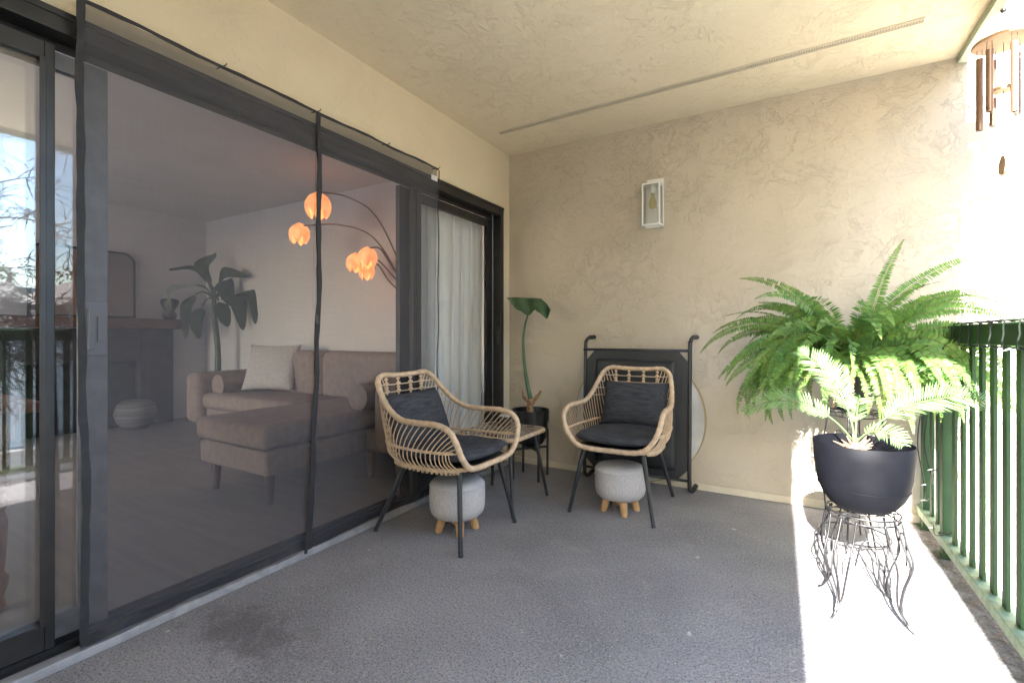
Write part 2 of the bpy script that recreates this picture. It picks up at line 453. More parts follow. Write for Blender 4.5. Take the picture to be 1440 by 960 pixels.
# ------------------------------------------------------------------ setting: terrain and far ground
def add_ground():
    b = MB()
    def g(u, v):
        x = -400 + 900 * u; y = -450 + 900 * v
        return (x, y, -2.9)
    b.grid(g, 6, 6)
    m = mat("pale_dry_ground", (0.36, 0.345, 0.315), 0.9, col2=(0.29, 0.28, 0.25), vscale=0.35, bump=0.3, bscale=3, bdist=0.05)
    tag(b.build("ground", m), kind="structure")
    r = MB(); r.box(12.5, 18.5, -200, 200, -3.2, -2.88)
    tag(r.build("driveway", mat("old_asphalt", (0.09, 0.09, 0.09), 0.9, var=0.15, vscale=1, bump=0.4, bscale=30)), kind="structure")
    h = MB()
    def hill(u, v):
        a = R(-75 + 150 * u)
        rad = 330 + 150 * v
        z = (13 + 14 * math.sin(u * 9.1 + 1) + 9 * math.sin(u * 23 + 2) + 3 * math.sin(u * 61)) * (math.sin(v * math.pi) ** 0.8) + 22 * math.sin(v * math.pi)
        return (rad * math.cos(a), rad * math.sin(a), -4 + z)
    h.grid(hill, 120, 12)
    tag(h.build("hills", mat("hazy_wooded_hill", (0.12, 0.16, 0.20), 0.95, col2=(0.07, 0.10, 0.12), vscale=0.03, detail=8), smooth=True), kind="structure")
add_ground()

# ------------------------------------------------------------------ balcony shell
XW, YB, ZC = -1.94, 3.29, 2.44
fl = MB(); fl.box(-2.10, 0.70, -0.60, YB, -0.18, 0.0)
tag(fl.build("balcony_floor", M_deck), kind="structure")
ce = MB(); ce.box(-1.94, 0.753, -0.62, YB, ZC, ZC + 0.26)
ceil = thing("balcony_ceiling", (0, 0, ZC), "cream textured stucco ceiling over the balcony", "ceiling")
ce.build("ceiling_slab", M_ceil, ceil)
# perforated vent strip let into the ceiling, just proud of it
vs = MB(); A = Vector((-1.78, 2.876)); B = Vector((0.533, 2.815)); D = (B - A).normalized(); P = Vector((-D.y, D.x))
def strip(b, o0, o1, z0, z1, a=A, c=B):
    q = [a + P * o0, c + P * o0, c + P * o1, a + P * o1]
    b.prism([(v.x, v.y) for v in q], 'z', z0, z1)
strip(vs, -0.020, -0.015, ZC - 0.007, ZC); strip(vs, 0.015, 0.020, ZC - 0.007, ZC); strip(vs, -0.015, 0.015, ZC - 0.0025, ZC)
vent = vs.build("vent_strip", M_trim, ceil)
vh = MB(); L_ = (B - A).length; n_ = int(L_ / 0.011)
for i in range(n_):
    p = A + D * (0.01 + i * 0.011)
    for o_ in (-0.007, 0.006):
        q = p + P * o_
        vh.prism([(q.x - 0.003, q.y - 0.003), (q.x + 0.003, q.y - 0.003), (q.x + 0.003, q.y + 0.003), (q.x - 0.003, q.y + 0.003)], 'z', ZC - 0.0035, ZC - 0.001)
vh.build("perforation", mat("dark_vent_hole", (0.28, 0.24, 0.18), 0.9), vent)

bw = MB(); bw.box(-6.6, 1.75, YB, YB + 0.22, -2.9, 5.4)
wall = thing("stucco_wall", (0, YB, 0), "tall cream stucco wall at the far end of the balcony behind the fern", "wall")
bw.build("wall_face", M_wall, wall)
bb = MB(); bb.box(-1.94, 0.70, YB - 0.014, YB, 0.002, 0.040); bb.box(-1.94, 0.70, YB - 0.019, YB - 0.002, 0.040, 0.046)
bb.build("base_screed", M_trim, wall)

Y0, Y1, ZT = -0.40, 3.168, 1.985          # door opening
dw = thing("door_wall", (XW, 0, 0), "cream stucco wall around the sliding glass door", "wall")
d = MB(); d.box(-2.10, XW, -0.62, Y0, 0, ZC + 0.26); d.box(-2.10, XW, Y1, YB, 0, ZC + 0.26); d.box(-2.10, XW, Y0, Y1, ZT, ZC + 0.26)
d.box(-2.10, XW, -0.62, YB, ZC + 0.26, 5.4); d.box(-2.10, XW, -0.62, YB, -2.9, -0.18); d.box(-2.10, XW, -6, -0.77, -2.9, 5.4)
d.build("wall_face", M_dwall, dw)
ew = thing("wing_wall", (-0.9, -0.7, 0), "cream stucco wing wall closing the near end of the balcony", "wall")
e = MB(); e.box(-2.10, 0.075, -0.77, -0.62, -2.9, 5.4)
e.build("wall_face", M_dwall, ew)
bm_ = thing("fascia_beam", (0.774, 1.3, ZC), "pale green fascia beam along the outer edge of the balcony ceiling", "beam")
f = MB(); f.box(0.753, 0.795, -0.62, YB - 0.002, 2.405, 2.72)
f.build("board", M_fasc, bm_, bevel=0.003)

# ------------------------------------------------------------------ room behind the door
rm = MB(); rm.box(-6.4, -1.945, -4.2, 3.42 - 0.02, -0.25, -0.004)
tag(rm.build("room_floor", M_wood), kind="structure")
rc = MB(); rc.box(-6.4, -2.10, -4.2, 3.27, 2.44, 2.6)
tag(rc.build("room_ceiling", M_room), kind="structure")
w1 = MB(); w1.box(-6.6, -6.4, -4.2, 3.27, -0.25, 2.6)
tag(w1.build("room_wall_far", M_room), kind="structure")
w2 = MB(); w2.box(-6.4, -2.10, 3.27, 3.289, -0.004, 2.44)
tag(w2.build("room_wall_end", M_room), kind="structure")
w3 = MB(); w3.box(-6.4, -5.9, -4.4, -4.2, -0.25, 2.6); w3.box(-2.7, -2.1, -4.4, -4.2, -0.25, 2.6)
w3.box(-5.9, -2.7, -4.4, -4.2, -0.25, 0.35); w3.box(-5.9, -2.7, -4.4, -4.2, 2.25, 2.6)  # unseen window opening, added to let daylight into the room
tag(w3.build("room_wall_street", M_room), kind="structure")

# ------------------------------------------------------------------ sliding door
door = thing("sliding_door", (XW, 1.4, 0), "dark bronze framed sliding glass door standing half open onto the balcony", "door")
fr = MB()
fr.box(-2.06, -1.918, Y0, Y1, 1.925, ZT); fr.box(-2.06, -1.918, Y1 - 0.045, Y1, 0.012, 1.925); fr.box(-2.06, -1.918, Y0, Y0 + 0.045, 0.012, 1.925)
fr.box(-1.932, -1.912, Y0, Y1, ZT - 0.014, ZT + 0.006); fr.box(-2.005, -1.995, Y0 + .045, Y1 - .045, 1.90, 1.925)
fr.build("outer_frame", M_bronze, door, bevel=0.002)
tk = MB(); tk.box(-2.08, -1.925, Y0 + 0.045, Y1 - 0.045, -0.003, 0.026)
for xx in (-2.05, -2.005, -1.96): tk.box(xx, xx + 0.006, Y0 + 0.045, Y1 - 0.045, 0.026, 0.042)
tk.build("track", M_bronze, door)
si = MB(); si.box(-1.924, -1.880, Y0, Y1 + 0.02, 0.001, 0.030)
si.build("sill_strip", M_sill, door, bevel=0.003)
def panel(y0, y1, x, st0, st1, label, m=M_bronze, zt=1.895):
    p = MB()
    p.box(x - 0.016, x + 0.016, y0, y0 + st0, 0.045, zt); p.box(x - 0.016, x + 0.016, y1 - st1, y1, 0.045, zt)
    p.box(x - 0.014, x + 0.014, y0 + st0, y1 - st1, 0.045, 0.125); p.box(x - 0.014, x + 0.014, y0 + st0, y1 - st1, zt - 0.055, zt)
    for ys in ((y0 + st0), (y1 - st1)):
        p.box(x + 0.016, x + 0.020, ys - 0.012 if ys > y0 + 0.2 else ys - 0.004, ys + 0.004 if ys > y0 + 0.2 else ys + 0.012, 0.12, zt - 0.05)
    o = p.build("panel_frame", m, door, bevel=0.002)
    if label: o["label"] = label
    g = MB(); g.box(x - 0.003, x + 0.003, y0 + st0, y1 - st1, 0.125, zt - 0.055)
    g.build("pane", M_glass, o)
    return o
panel(Y0 + 0.045, 0.558, -1.967, 0.045, 0.024, "fixed left glass panel")
pb = panel(-0.30, 0.705, -2.012, 0.05, 0.070, "glass panel slid open to the left", M_alu)
panel(2.104, Y1 - 0.047, -2.012, 0.085, 0.065, "fixed right glass panel in front of the curtain")
ps = MB(); ps.box(-1.975, -1.950, 2.165, 2.245, 0.045, 1.90); ps.box(-1.950, -1.944, 2.195, 2.205, 0.05, 1.89)
ps.build("jamb_post", M_bronze, door, bevel=0.002)
hd = MB(); hd.box(-1.996, -1.985, 0.640, 0.700, 0.935, 1.110); hd.box(-1.985, -1.962, 0.645, 0.660, 0.955, 1.09); hd.box(-1.985, -1.979, 0.672, 0.690, 0.98, 1.065)
hd.build("handle", mat("pale_grey_handle", (0.24, 0.24, 0.27), 0.4, metal=0.3), pb, bevel=0.003)
lk = MB(); lk.box(-1.925, -1.905, 3.055, 3.075, 0.94, 1.06); lk.box(-1.905, -1.89, 3.058, 3.072, 1.04, 1.058)
lk.build("latch", M_bronze, door, bevel=0.002)
wl = MB(); wl.tube([(-1.945, 3.05, 0.05), (-1.945, 3.05, 1.92)], 0.0035, 6)
wl.build("screen_cord", M_alu, door)

# ------------------------------------------------------------------ hung mesh fly screen
scr = thing("mesh_fly_screen", (-1.895, 1.45, 0), "black mesh fly screen hung over the open door with a slit down its middle", "screen")
XS = -1.893
def net(y0a, y1a, y0b, y1b, za, zb, nm, x):
    b = MB()
    def fn(u, v):
        z = za + (zb - za) * v
        y = (y0b + (y0a - y0b) * v) * (1 - u) + (y1b + (y1a - y1b) * v) * u
        return (x + 0.004 * math.sin(u * 9 + v * 2) * (1 - v) + 0.008 * (1 - v) ** 3 * math.sin(u * 17), y, z)
    b.grid(fn, 40, 30)
    return b.build(nm, M_net, scr, smooth=True)
# (outer surface faces the camera; single sheets of cloth)
net(0.60, 1.455, 0.60, 1.40, 0.03, 2.035, "net_panel", XS)
net(1.455, 2.33, 1.40, 2.30, 0.03, 2.035, "net_panel", XS - 0.004)
def ribbon(path, wd, nm, x=XS + 0.004, th=0.0025, wob=0.0012, seed=0):
    """flat cloth tape that follows a path on the door plane"""
    P_ = resample([Vector((x, q[0], q[1])) for q in path], 0.03)
    b = MB(); n0 = len(P_)
    rr = random.Random(seed); ph = rr.random() * 6
    prof = []
    for i, p in enumerate(P_):
        t = (P_[min(i+1, n0-1)] - P_[max(i-1, 0)]).normalized()
        s_ = Vector((0, -t.z, t.y))
        wob_ = wob * math.sin(i * 0.55 + ph) + wob * 0.6 * math.sin(i * 1.7 + ph * 2)
        wv = wd * (1 + 0.12 * math.sin(i * 0.9 + ph))
        xo = Vector((0.004 * math.sin(i * 0.4 + ph), 0, 0))
        for sg, dx in ((-1, 0), (1, 0), (1, th), (-1, th)):
            prof.append(p + s_ * (wob_ + sg * wv / 2) + xo + Vector((dx, 0, 0)))
    b.v = [tuple(q) for q in prof]
    for i in range(n0 - 1):
        for j in range(4):
            b.f.append((i*4 + j, i*4 + (j+1) % 4, i*4 + 4 + (j+1) % 4, i*4 + 4 + j))
    b.f += [(0, 1, 2, 3), (n0*4-4, n0*4-3, n0*4-2, n0*4-1)]
    return b.build(nm, M_bind, scr, smooth=True, auto=50)
ribbon([(0.597, 2.035), (0.600, 1.0), (0.614, 0.45), (0.606, 0.04)], 0.020, "side_binding", seed=1)
ribbon([(0.60, 2.038), (1.46, 2.034), (2.335, 2.036)], 0.013, "top_binding", wob=0.001, seed=2)
ribbon([(2.333, 2.03), (2.330, 1.2), (2.31, 0.05)], 0.007, "side_binding", seed=3, wob=0.001)
ribbon([(0.61, 0.052), (1.0, 0.058), (1.40, 0.050), (1.9, 0.056), (2.30, 0.050)], 0.028, "hem", wob=0.001, seed=4)
ribbon([(1.458, 2.03), (1.457, 1.2), (1.43, 0.5), (1.405, 0.02)], 0.026, "slit_binding", seed=5, x=XS + 0.007)
ribbon([(1.449, 2.03), (1.452, 1.2), (1.420, 0.5), (1.385, 0.02)], 0.014, "slit_binding", seed=6, x=XS + 0.012)
mg = MB(); mg.box(XS + 0.010, XS + 0.022, 1.435, 1.450, 1.055, 1.095)
mg.build("magnet_clasp", M_blackp, scr, bevel=0.003)
tg = MB(); tg.box(XS + 0.006, XS + 0.0085, 2.262, 2.318, 1.955, 1.985)
tg.build("care_tag", mat("white_cloth_tag", (0.62, 0.62, 0.62), 0.8), scr)
for yy in (1.03, 1.458, 1.90, 2.331):
    h = MB(); h.tube(bez([(XW + 0.001, yy, 2.046), (XS + 0.012, yy, 2.042), (XS + 0.014, yy + 0.004, 2.048), (XS + 0.011, yy + 0.006, 2.053)], 4), 0.0022, 5)
    h.build("hook", M_blackp, scr)

# ------------------------------------------------------------------ curtain and room furniture
cu = MB()
def cfn(u, v):
    z = 0.012 + 1.93 * v
    y = 2.345 + 0.79 * u + 0.03 * (1 - v) * math.sin(u * 5)
    ph = u * 40 + 0.7 * math.sin(v * 2.2 + u * 3)
    return (-2.128 + 0.050 * math.sin(ph) * (0.75 + 0.25 * math.sin(u * 13 + 1)) + 0.008 * math.sin(u * 71 + v * 3) * (1 - v * 0.5), y + 0.022 * math.cos(ph * 2), z)
cu.grid(cfn, 240, 40)
ct = cu.build("door_curtain", M_curt, smooth=True)
tag(ct, "white pleated curtain hanging behind the right hand glass panel", "curtain")

sofa = thing("chaise_sofa", (-3.5, 2.6, 0), "taupe fabric chaise sofa inside the room", "sofa")
def soft(name, x0, x1, y0, y1, z0, z1, m, par, bev=0.05, puff=0.0):
    b = MB(); b.box(x0, x1, y0, y1, z0, z1)
    o = b.build(name, m, par, smooth=True)
    mod = o.modifiers.new("bevel", 'BEVEL'); mod.width = bev; mod.segments = 4
    return o
soft("sofa_base", -4.88, -2.33, 2.42, 3.20, 0.18, 0.32, M_sofa, sofa, 0.02)
soft("chaise_base", -3.33, -2.61, 1.66, 2.417, 0.18, 0.325, M_sofa, sofa, 0.02)
soft("chaise_cushion", -3.36, -2.60, 1.64, 2.85, 0.33, 0.475, M_sofa, sofa, 0.045)
soft("seat_cushion", -4.72, -3.365, 2.36, 2.86, 0.325, 0.47, M_sofa, sofa, 0.05)
soft("arm", -4.95, -4.73, 2.33, 3.15, 0.18, 0.655, M_sofa, sofa, 0.07)
soft("arm", -2.55, -2.34, 2.40, 3.15, 0.18, 0.655, M_sofa, sofa, 0.07)
soft("back_cushion", -4.70, -3.72, 2.87, 3.12, 0.40, 0.86, M_sofa, sofa, 0.08)
soft("back_cushion", -3.71, -2.57, 2.87, 3.12, 0.40, 0.86, M_sofa, sofa, 0.08)
soft("back_frame", -4.90, -2.34, 3.13, 3.24, 0.18, 0.80, M_sofa, sofa, 0.03)
bo = MB(); bo.tube([(-4.60, 2.45, 0.54), (-4.60, 3.05, 0.54)], [0.1, 0.1], 16); bo.build("bolster", M_sofa, sofa, smooth=True, auto=50)
bo = MB(); bo.tube([(-2.66, 2.38, 0.56), (-2.66, 2.95, 0.56)], [0.095, 0.095], 16); bo.build("bolster", M_sofa, sofa, smooth=True, auto=50)
for x, y in ((-3.26, 1.73), (-2.68, 1.73), (-4.80, 2.42), (-2.57, 2.42), (-4.80, 3.1), (-2.45, 3.1)):
    l = MB(); l.tube([(x, y, 0.18), (x, y, -0.003)], [0.032, 0.020], 12); l.build("leg", M_dwood, sofa, smooth=True, auto=50)
def pillow_mb(wx, hz, th, n=18, pinch=0.06):
    b = MB()
    def mk(sg):
        def fn(u, v):
            a = 2 * u - 1; c = 2 * v - 1
            k = max(0.0, (1 - abs(a) ** 3.2) * (1 - abs(c) ** 3.2)) ** 0.5
            ex = 1 - pinch * (1 - abs(c) ** 2) * abs(a) ** 6; ez = 1 - pinch * (1 - abs(a) ** 2) * abs(c) ** 6
            return (a * wx / 2 * ex, sg * (th / 2) * k, c * hz / 2 * ez)
        return fn
    b.grid(mk(-1), n, n); b.grid(mk(1), n, n)
    return b
def weld(o):
    import bmesh
    bm = bmesh.new(); bm.from_mesh(o.data); bmesh.ops.remove_doubles(bm, verts=bm.verts, dist=0.0006)
    bmesh.ops.recalc_face_normals(bm, faces=bm.faces); bm.to_mesh(o.data); bm.free()
    o.data.polygons.foreach_set("use_smooth", [True] * len(o.data.polygons)); return o
th_ = weld(pillow_mb(0.50, 0.46, 0.13).build("throw_pillow", mat("white_knit_fabric", (0.42, 0.42, 0.43), 0.9, var=0.1, vscale=60, bump=0.5, bscale=80)))
th_.location = (-4.28, 2.78, 0.70); th_.rotation_euler = (R(-22), 0, R(28))
tag(th_, "pale knitted cushion leaning on the sofa back inside the room", "cushion")

# tall leafy house plant by the sofa
hp = thing("house_plant", (-5.68, 3.02, 0), "tall dark leafed house plant standing behind the sofa arm", "plant")
M_dleaf = mat("dark_house_plant_leaf", (0.018, 0.040, 0.022), 0.45, var=0.3, vscale=20)
b = MB(); b.lathe([(0.001, 0), (0.13, 0), (0.17, 0.32), (0.155, 0.32), (0.15, 0.27), (0.001, 0.27)], (-5.68, 3.02, 0), 28)
b.build("pot", mat("pale_planter", (0.45, 0.43, 0.40), 0.6), hp, smooth=True, auto=40)
b = MB(); b.tube(bez([(-5.68, 3.02, 0.27), (-5.66, 3.02, 0.8), (-5.69, 3.0, 1.2), (-5.70, 3.0, 1.45)], 6), [0.035] * 6 + [0.03] * 6 + [0.025] * 7, 8)
b.build("stem", M_dleaf, hp, smooth=True)
def big_leaf(b, base, mid, tip, wd, seg=10):
    P_ = bez([base, mid, tip], seg); n0 = len(P_)
    vec = (Vector(tip) - Vector(base)); side = vec.cross(Vector((0.72, -0.4, 0.25))).normalized() if True else None
    for i in range(n0 - 1):
        def wv(k): return wd * max(0.0, math.sin(math.pi * min(1, max(0.0, k / (n0 - 1))) ** 0.85)) ** 0.6 * 0.5 + 0.002
        a, c = P_[i], P_[i + 1]; s0, s1 = side * wv(i), side * wv(i + 1); dz = Vector((0, 0, -0.02))
        b.quad(a, c, c + s1 + dz, a + s0 + dz); b.quad(a, a - s0 + dz, c - s1 + dz, c)
lv = MB(); st = MB(); c0 = Vector((-5.70, 3.0, 1.42))
U = Vector((0.86, 0.50, 0))    # roughly across the view
for (s0, zs, sm, zm, se, ze, wd) in ((-0.06, 1.62, -0.10, 1.82, 0.02, 1.96, 0.20), (0.05, 1.60, 0.16, 1.74, 0.40, 1.70, 0.18), (-0.14, 1.72, -0.26, 1.80, -0.52, 1.77, 0.07),
        (0.02, 1.55, 0.13, 1.62, 0.20, 1.36, 0.30), (0.10, 1.46, 0.30, 1.42, 0.34, 1.08, 0.24), (-0.20, 1.58, -0.44, 1.55, -0.50, 1.30, 0.09),
        (-0.22, 1.48, -0.36, 1.34, -0.33, 0.98, 0.15), (-0.14, 1.34, -0.16, 1.20, -0.18, 0.98, 0.19), (0.2, 1.46, 0.38, 1.50, 0.48, 1.15, 0.20), (0.05, 1.4, 0.10, 1.30, 0.16, 1.12, 0.22)):
    p0 = c0 + U * s0; p0.z = zs; p1 = c0 + U * sm + Vector((rnd.uniform(-.05, .05), rnd.uniform(-.05, .05), 0)); p1.z = zm; p2 = c0 + U * se; p2.z = ze
    big_leaf(lv, p0, p1, p2, wd * 0.72); st.tube(bez([c0, (c0 + p0) / 2 + Vector((0, 0, 0.05)), p0], 4), 0.011, 6)
lv.build("leaves", M_dleaf, hp, smooth=False); st.build("leaf_stalks", M_dleaf, hp, smooth=True)

# fireplace with mantel, mirror, vase, basket
fp = thing("fireplace", (-6.4, 2.0, 0), "charcoal painted fireplace surround with a red brown wooden mantel inside the room", "fireplace")
b = MB(); b.box(-6.398, -6.25, 1.25, 1.55, 0, 1.075); b.box(-6.398, -6.25, 2.50, 2.83, 0, 1.075); b.box(-6.398, -6.25, 1.55, 2.50, 0.72, 1.075)
b.box(-6.396, -6.37, 1.55, 2.50, 0, 0.72)
b.build("surround", M_brick, fp, bevel=0.004)
b = MB(); b.box(-6.398, -6.15, 1.15, 2.90, 1.078, 1.19); b.build("mantel", M_mantel, fp, bevel=0.008)
mi = thing("mantel_mirror", (-6.3, 2.2, 1.19), "arched mirror with a thin dark frame leaning on the mantel", "mirror")
def arch(y0, y1, z0, z1, r, n=8):
    pts = [(y0, z0), (y1, z0)]
    for i in range(n + 1):
        a = math.pi / 2 * i / n; pts.append((y1 - r + r * math.cos(a), z1 - r + r * math.sin(a)))
    for i in range(n + 1):
        a = math.pi / 2 + math.pi / 2 * i / n; pts.append((y0 + r + r * math.cos(a), z1 - r + r * math.sin(a)))
    return pts
b = MB(); b.prism(arch(1.62, 2.50, 1.192, 1.92, 0.12), 'x', -6.385, -6.36); b.build("mirror_frame", M_blackp, mi)
b = MB(); b.prism(arch(1.645, 2.475, 1.215, 1.895, 0.10), 'x', -6.359, -6.356)
mm = mat("dim_mirror", (0.20, 0.20, 0.21), 0.3, metal=1.0); b.build("mirror_glass", mm, mi)
va = MB(); va.lathe([(0.001, 0), (0.055, 0), (0.075, 0.05), (0.05, 0.10), (0.085, 0.17), (0.095, 0.22), (0.075, 0.24), (0.07, 0.2), (0.001, 0.15)], (-6.27, 2.80, 1.191), 20)
tag(va.build("mantel_vase", mat("dark_glazed_vase", (0.04, 0.04, 0.045), 0.35, bump=0.6, bscale=30, bdist=0.02), smooth=True), "dark knobbly vase on the right end of the mantel", "vase")
bk = MB(); bk.lathe([(0.001, 0), (0.11, 0.0), (0.17, 0.07), (0.195, 0.16), (0.17, 0.25), (0.12, 0.30), (0.11, 0.28), (0.001, 0.25)], (-6.15, 2.42, 0.0), 28)
tag(bk.build("round_basket", mat("pale_woven_basket", (0.17, 0.165, 0.165), 0.8, var=0.3, vscale=1, stretch=(2, 2, 60), bump=0.5, bscale=30), smooth=True), "round pale woven basket on the floor before the fireplace", "basket")

# arc lamp with five glowing capiz shades
import sys
c_, s_ = math.cos(R(30.2)), math.sin(R(30.2))
al = thing("arc_floor_lamp", (-2.62, 3.16, 0), "five armed arc floor lamp with glowing orange petal shades inside the room", "lamp")
b = MB(); b.lathe([(0.001, 0), (0.15, 0), (0.15, 0.025), (0.03, 0.04), (0.001, 0.04)], (-2.80, 3.185, 0.0), 24); b.build("base", M_brass, al, smooth=True, auto=40)
b = MB(); b.tube([(-2.80, 3.185, 0.04), (-2.79, 3.185, 1.05)], 0.016, 10); b.build("pole", M_brass, al, smooth=True)
M_shade = emit_mat("lit_orange_capiz", (1.0, 0.36, 0.12), 0.20)
M_bulbl = emit_mat("lit_filament", (1.0, 0.8, 0.5), 2.0)
def petal_shade(c, r, par):
    b = MB()
    for k in range(6):
        a0 = k * math.pi / 3 + 0.2
        def fn(u, v):
            th = (u - 0.5) * 1.15 + a0; ph = 0.12 + v * 2.35
            rr = r * (1 + 0.05 * math.cos((u - 0.5) * math.pi)) * (1.0 if v < .9 else 1.04)
            narrow = math.sin(math.pi * (0.18 + 0.80 * v)) ** 0.5
            th = a0 + (u - 0.5) * 1.25 * narrow
            return (c[0] + rr * math.sin(ph) * math.cos(th), c[1] + rr * math.sin(ph) * math.sin(th), c[2] + rr * 1.12 * math.cos(ph) + 0.008 * (k % 2))
        b.grid(fn, 6, 9)
    o = b.build("lamp_shade", M_shade, par, smooth=True)
    g = MB(); g.ball(c, r * 0.22, 10, 8); g.build("bulb", M_bulbl, o, smooth=True)
    return o
LB = Vector((-2.79, 3.185, 1.05))
for i, (top, pk, cc, r) in enumerate((
        ((-3.44, 2.71, 2.225), (-3.08, 2.97, 2.02), (-3.49, 2.69, 2.10), 0.105),
        ((-3.69, 2.69, 1.965), (-3.14, 2.98, 1.86), (-3.74, 2.69, 1.89), 0.085),
        ((-3.08, 2.89, 1.745), (-2.99, 3.03, 1.63), (-3.11, 2.89, 1.655), 0.082),
        ((-3.24, 2.89, 1.69), (-3.00, 3.03, 1.56), (-3.26, 2.89, 1.625), 0.075),
        ((-3.24, 3.02, 1.645), (-3.02, 3.05, 1.48), (-3.26, 3.02, 1.565), 0.07))):
    top = Vector(top); pk = Vector(pk)
    arm = MB(); arm.tube(bez([LB, (LB + pk) / 2 + Vector((0.02, 0.02, 0.04)), pk, (pk + top) / 2 + Vector((0, 0, 0.06)), top, Vector(cc) + Vector((0, 0, r))], 8), 0.007, 6)
    arm.build("lamp_arm", M_brass, al, smooth=True)
    petal_shade(Vector(cc), r, al)

# turned-leg wooden table just inside the left glass
tb = thing("dining_table", (-2.95, 0.15, 0), "reddish wooden dining table with a turned leg seen through the left glass", "table")
b = MB(); b.box(-3.55, -2.38, -0.75, 0.66, 0.72, 0.755); b.build("tabletop", M_cherry, tb, bevel=0.008)
b = MB(); b.box(-3.48, -2.45, -0.68, 0.59, 0.62, 0.72); b.build("apron", M_cherry, tb)
prof = [(0.020, 0), (0.026, 0.02), (0.018, 0.05), (0.030, 0.09), (0.032, 0.12), (0.020, 0.14), (0.026, 0.22), (0.030, 0.32), (0.020, 0.36), (0.034, 0.39), (0.020, 0.42)] + \
       [(0.026 + 0.006 * (k % 2), 0.43 + k * 0.014) for k in range(12)] + [(0.034, 0.61), (0.034, 0.63)]
for x, y in ((-2.50, 0.555), (-3.42, 0.53), (-2.50, -0.62), (-3.42, -0.62)):
    l = MB(); l.lathe(prof, (x, y, -0.002), 16); l.build("leg", M_cherry, tb, smooth=True)

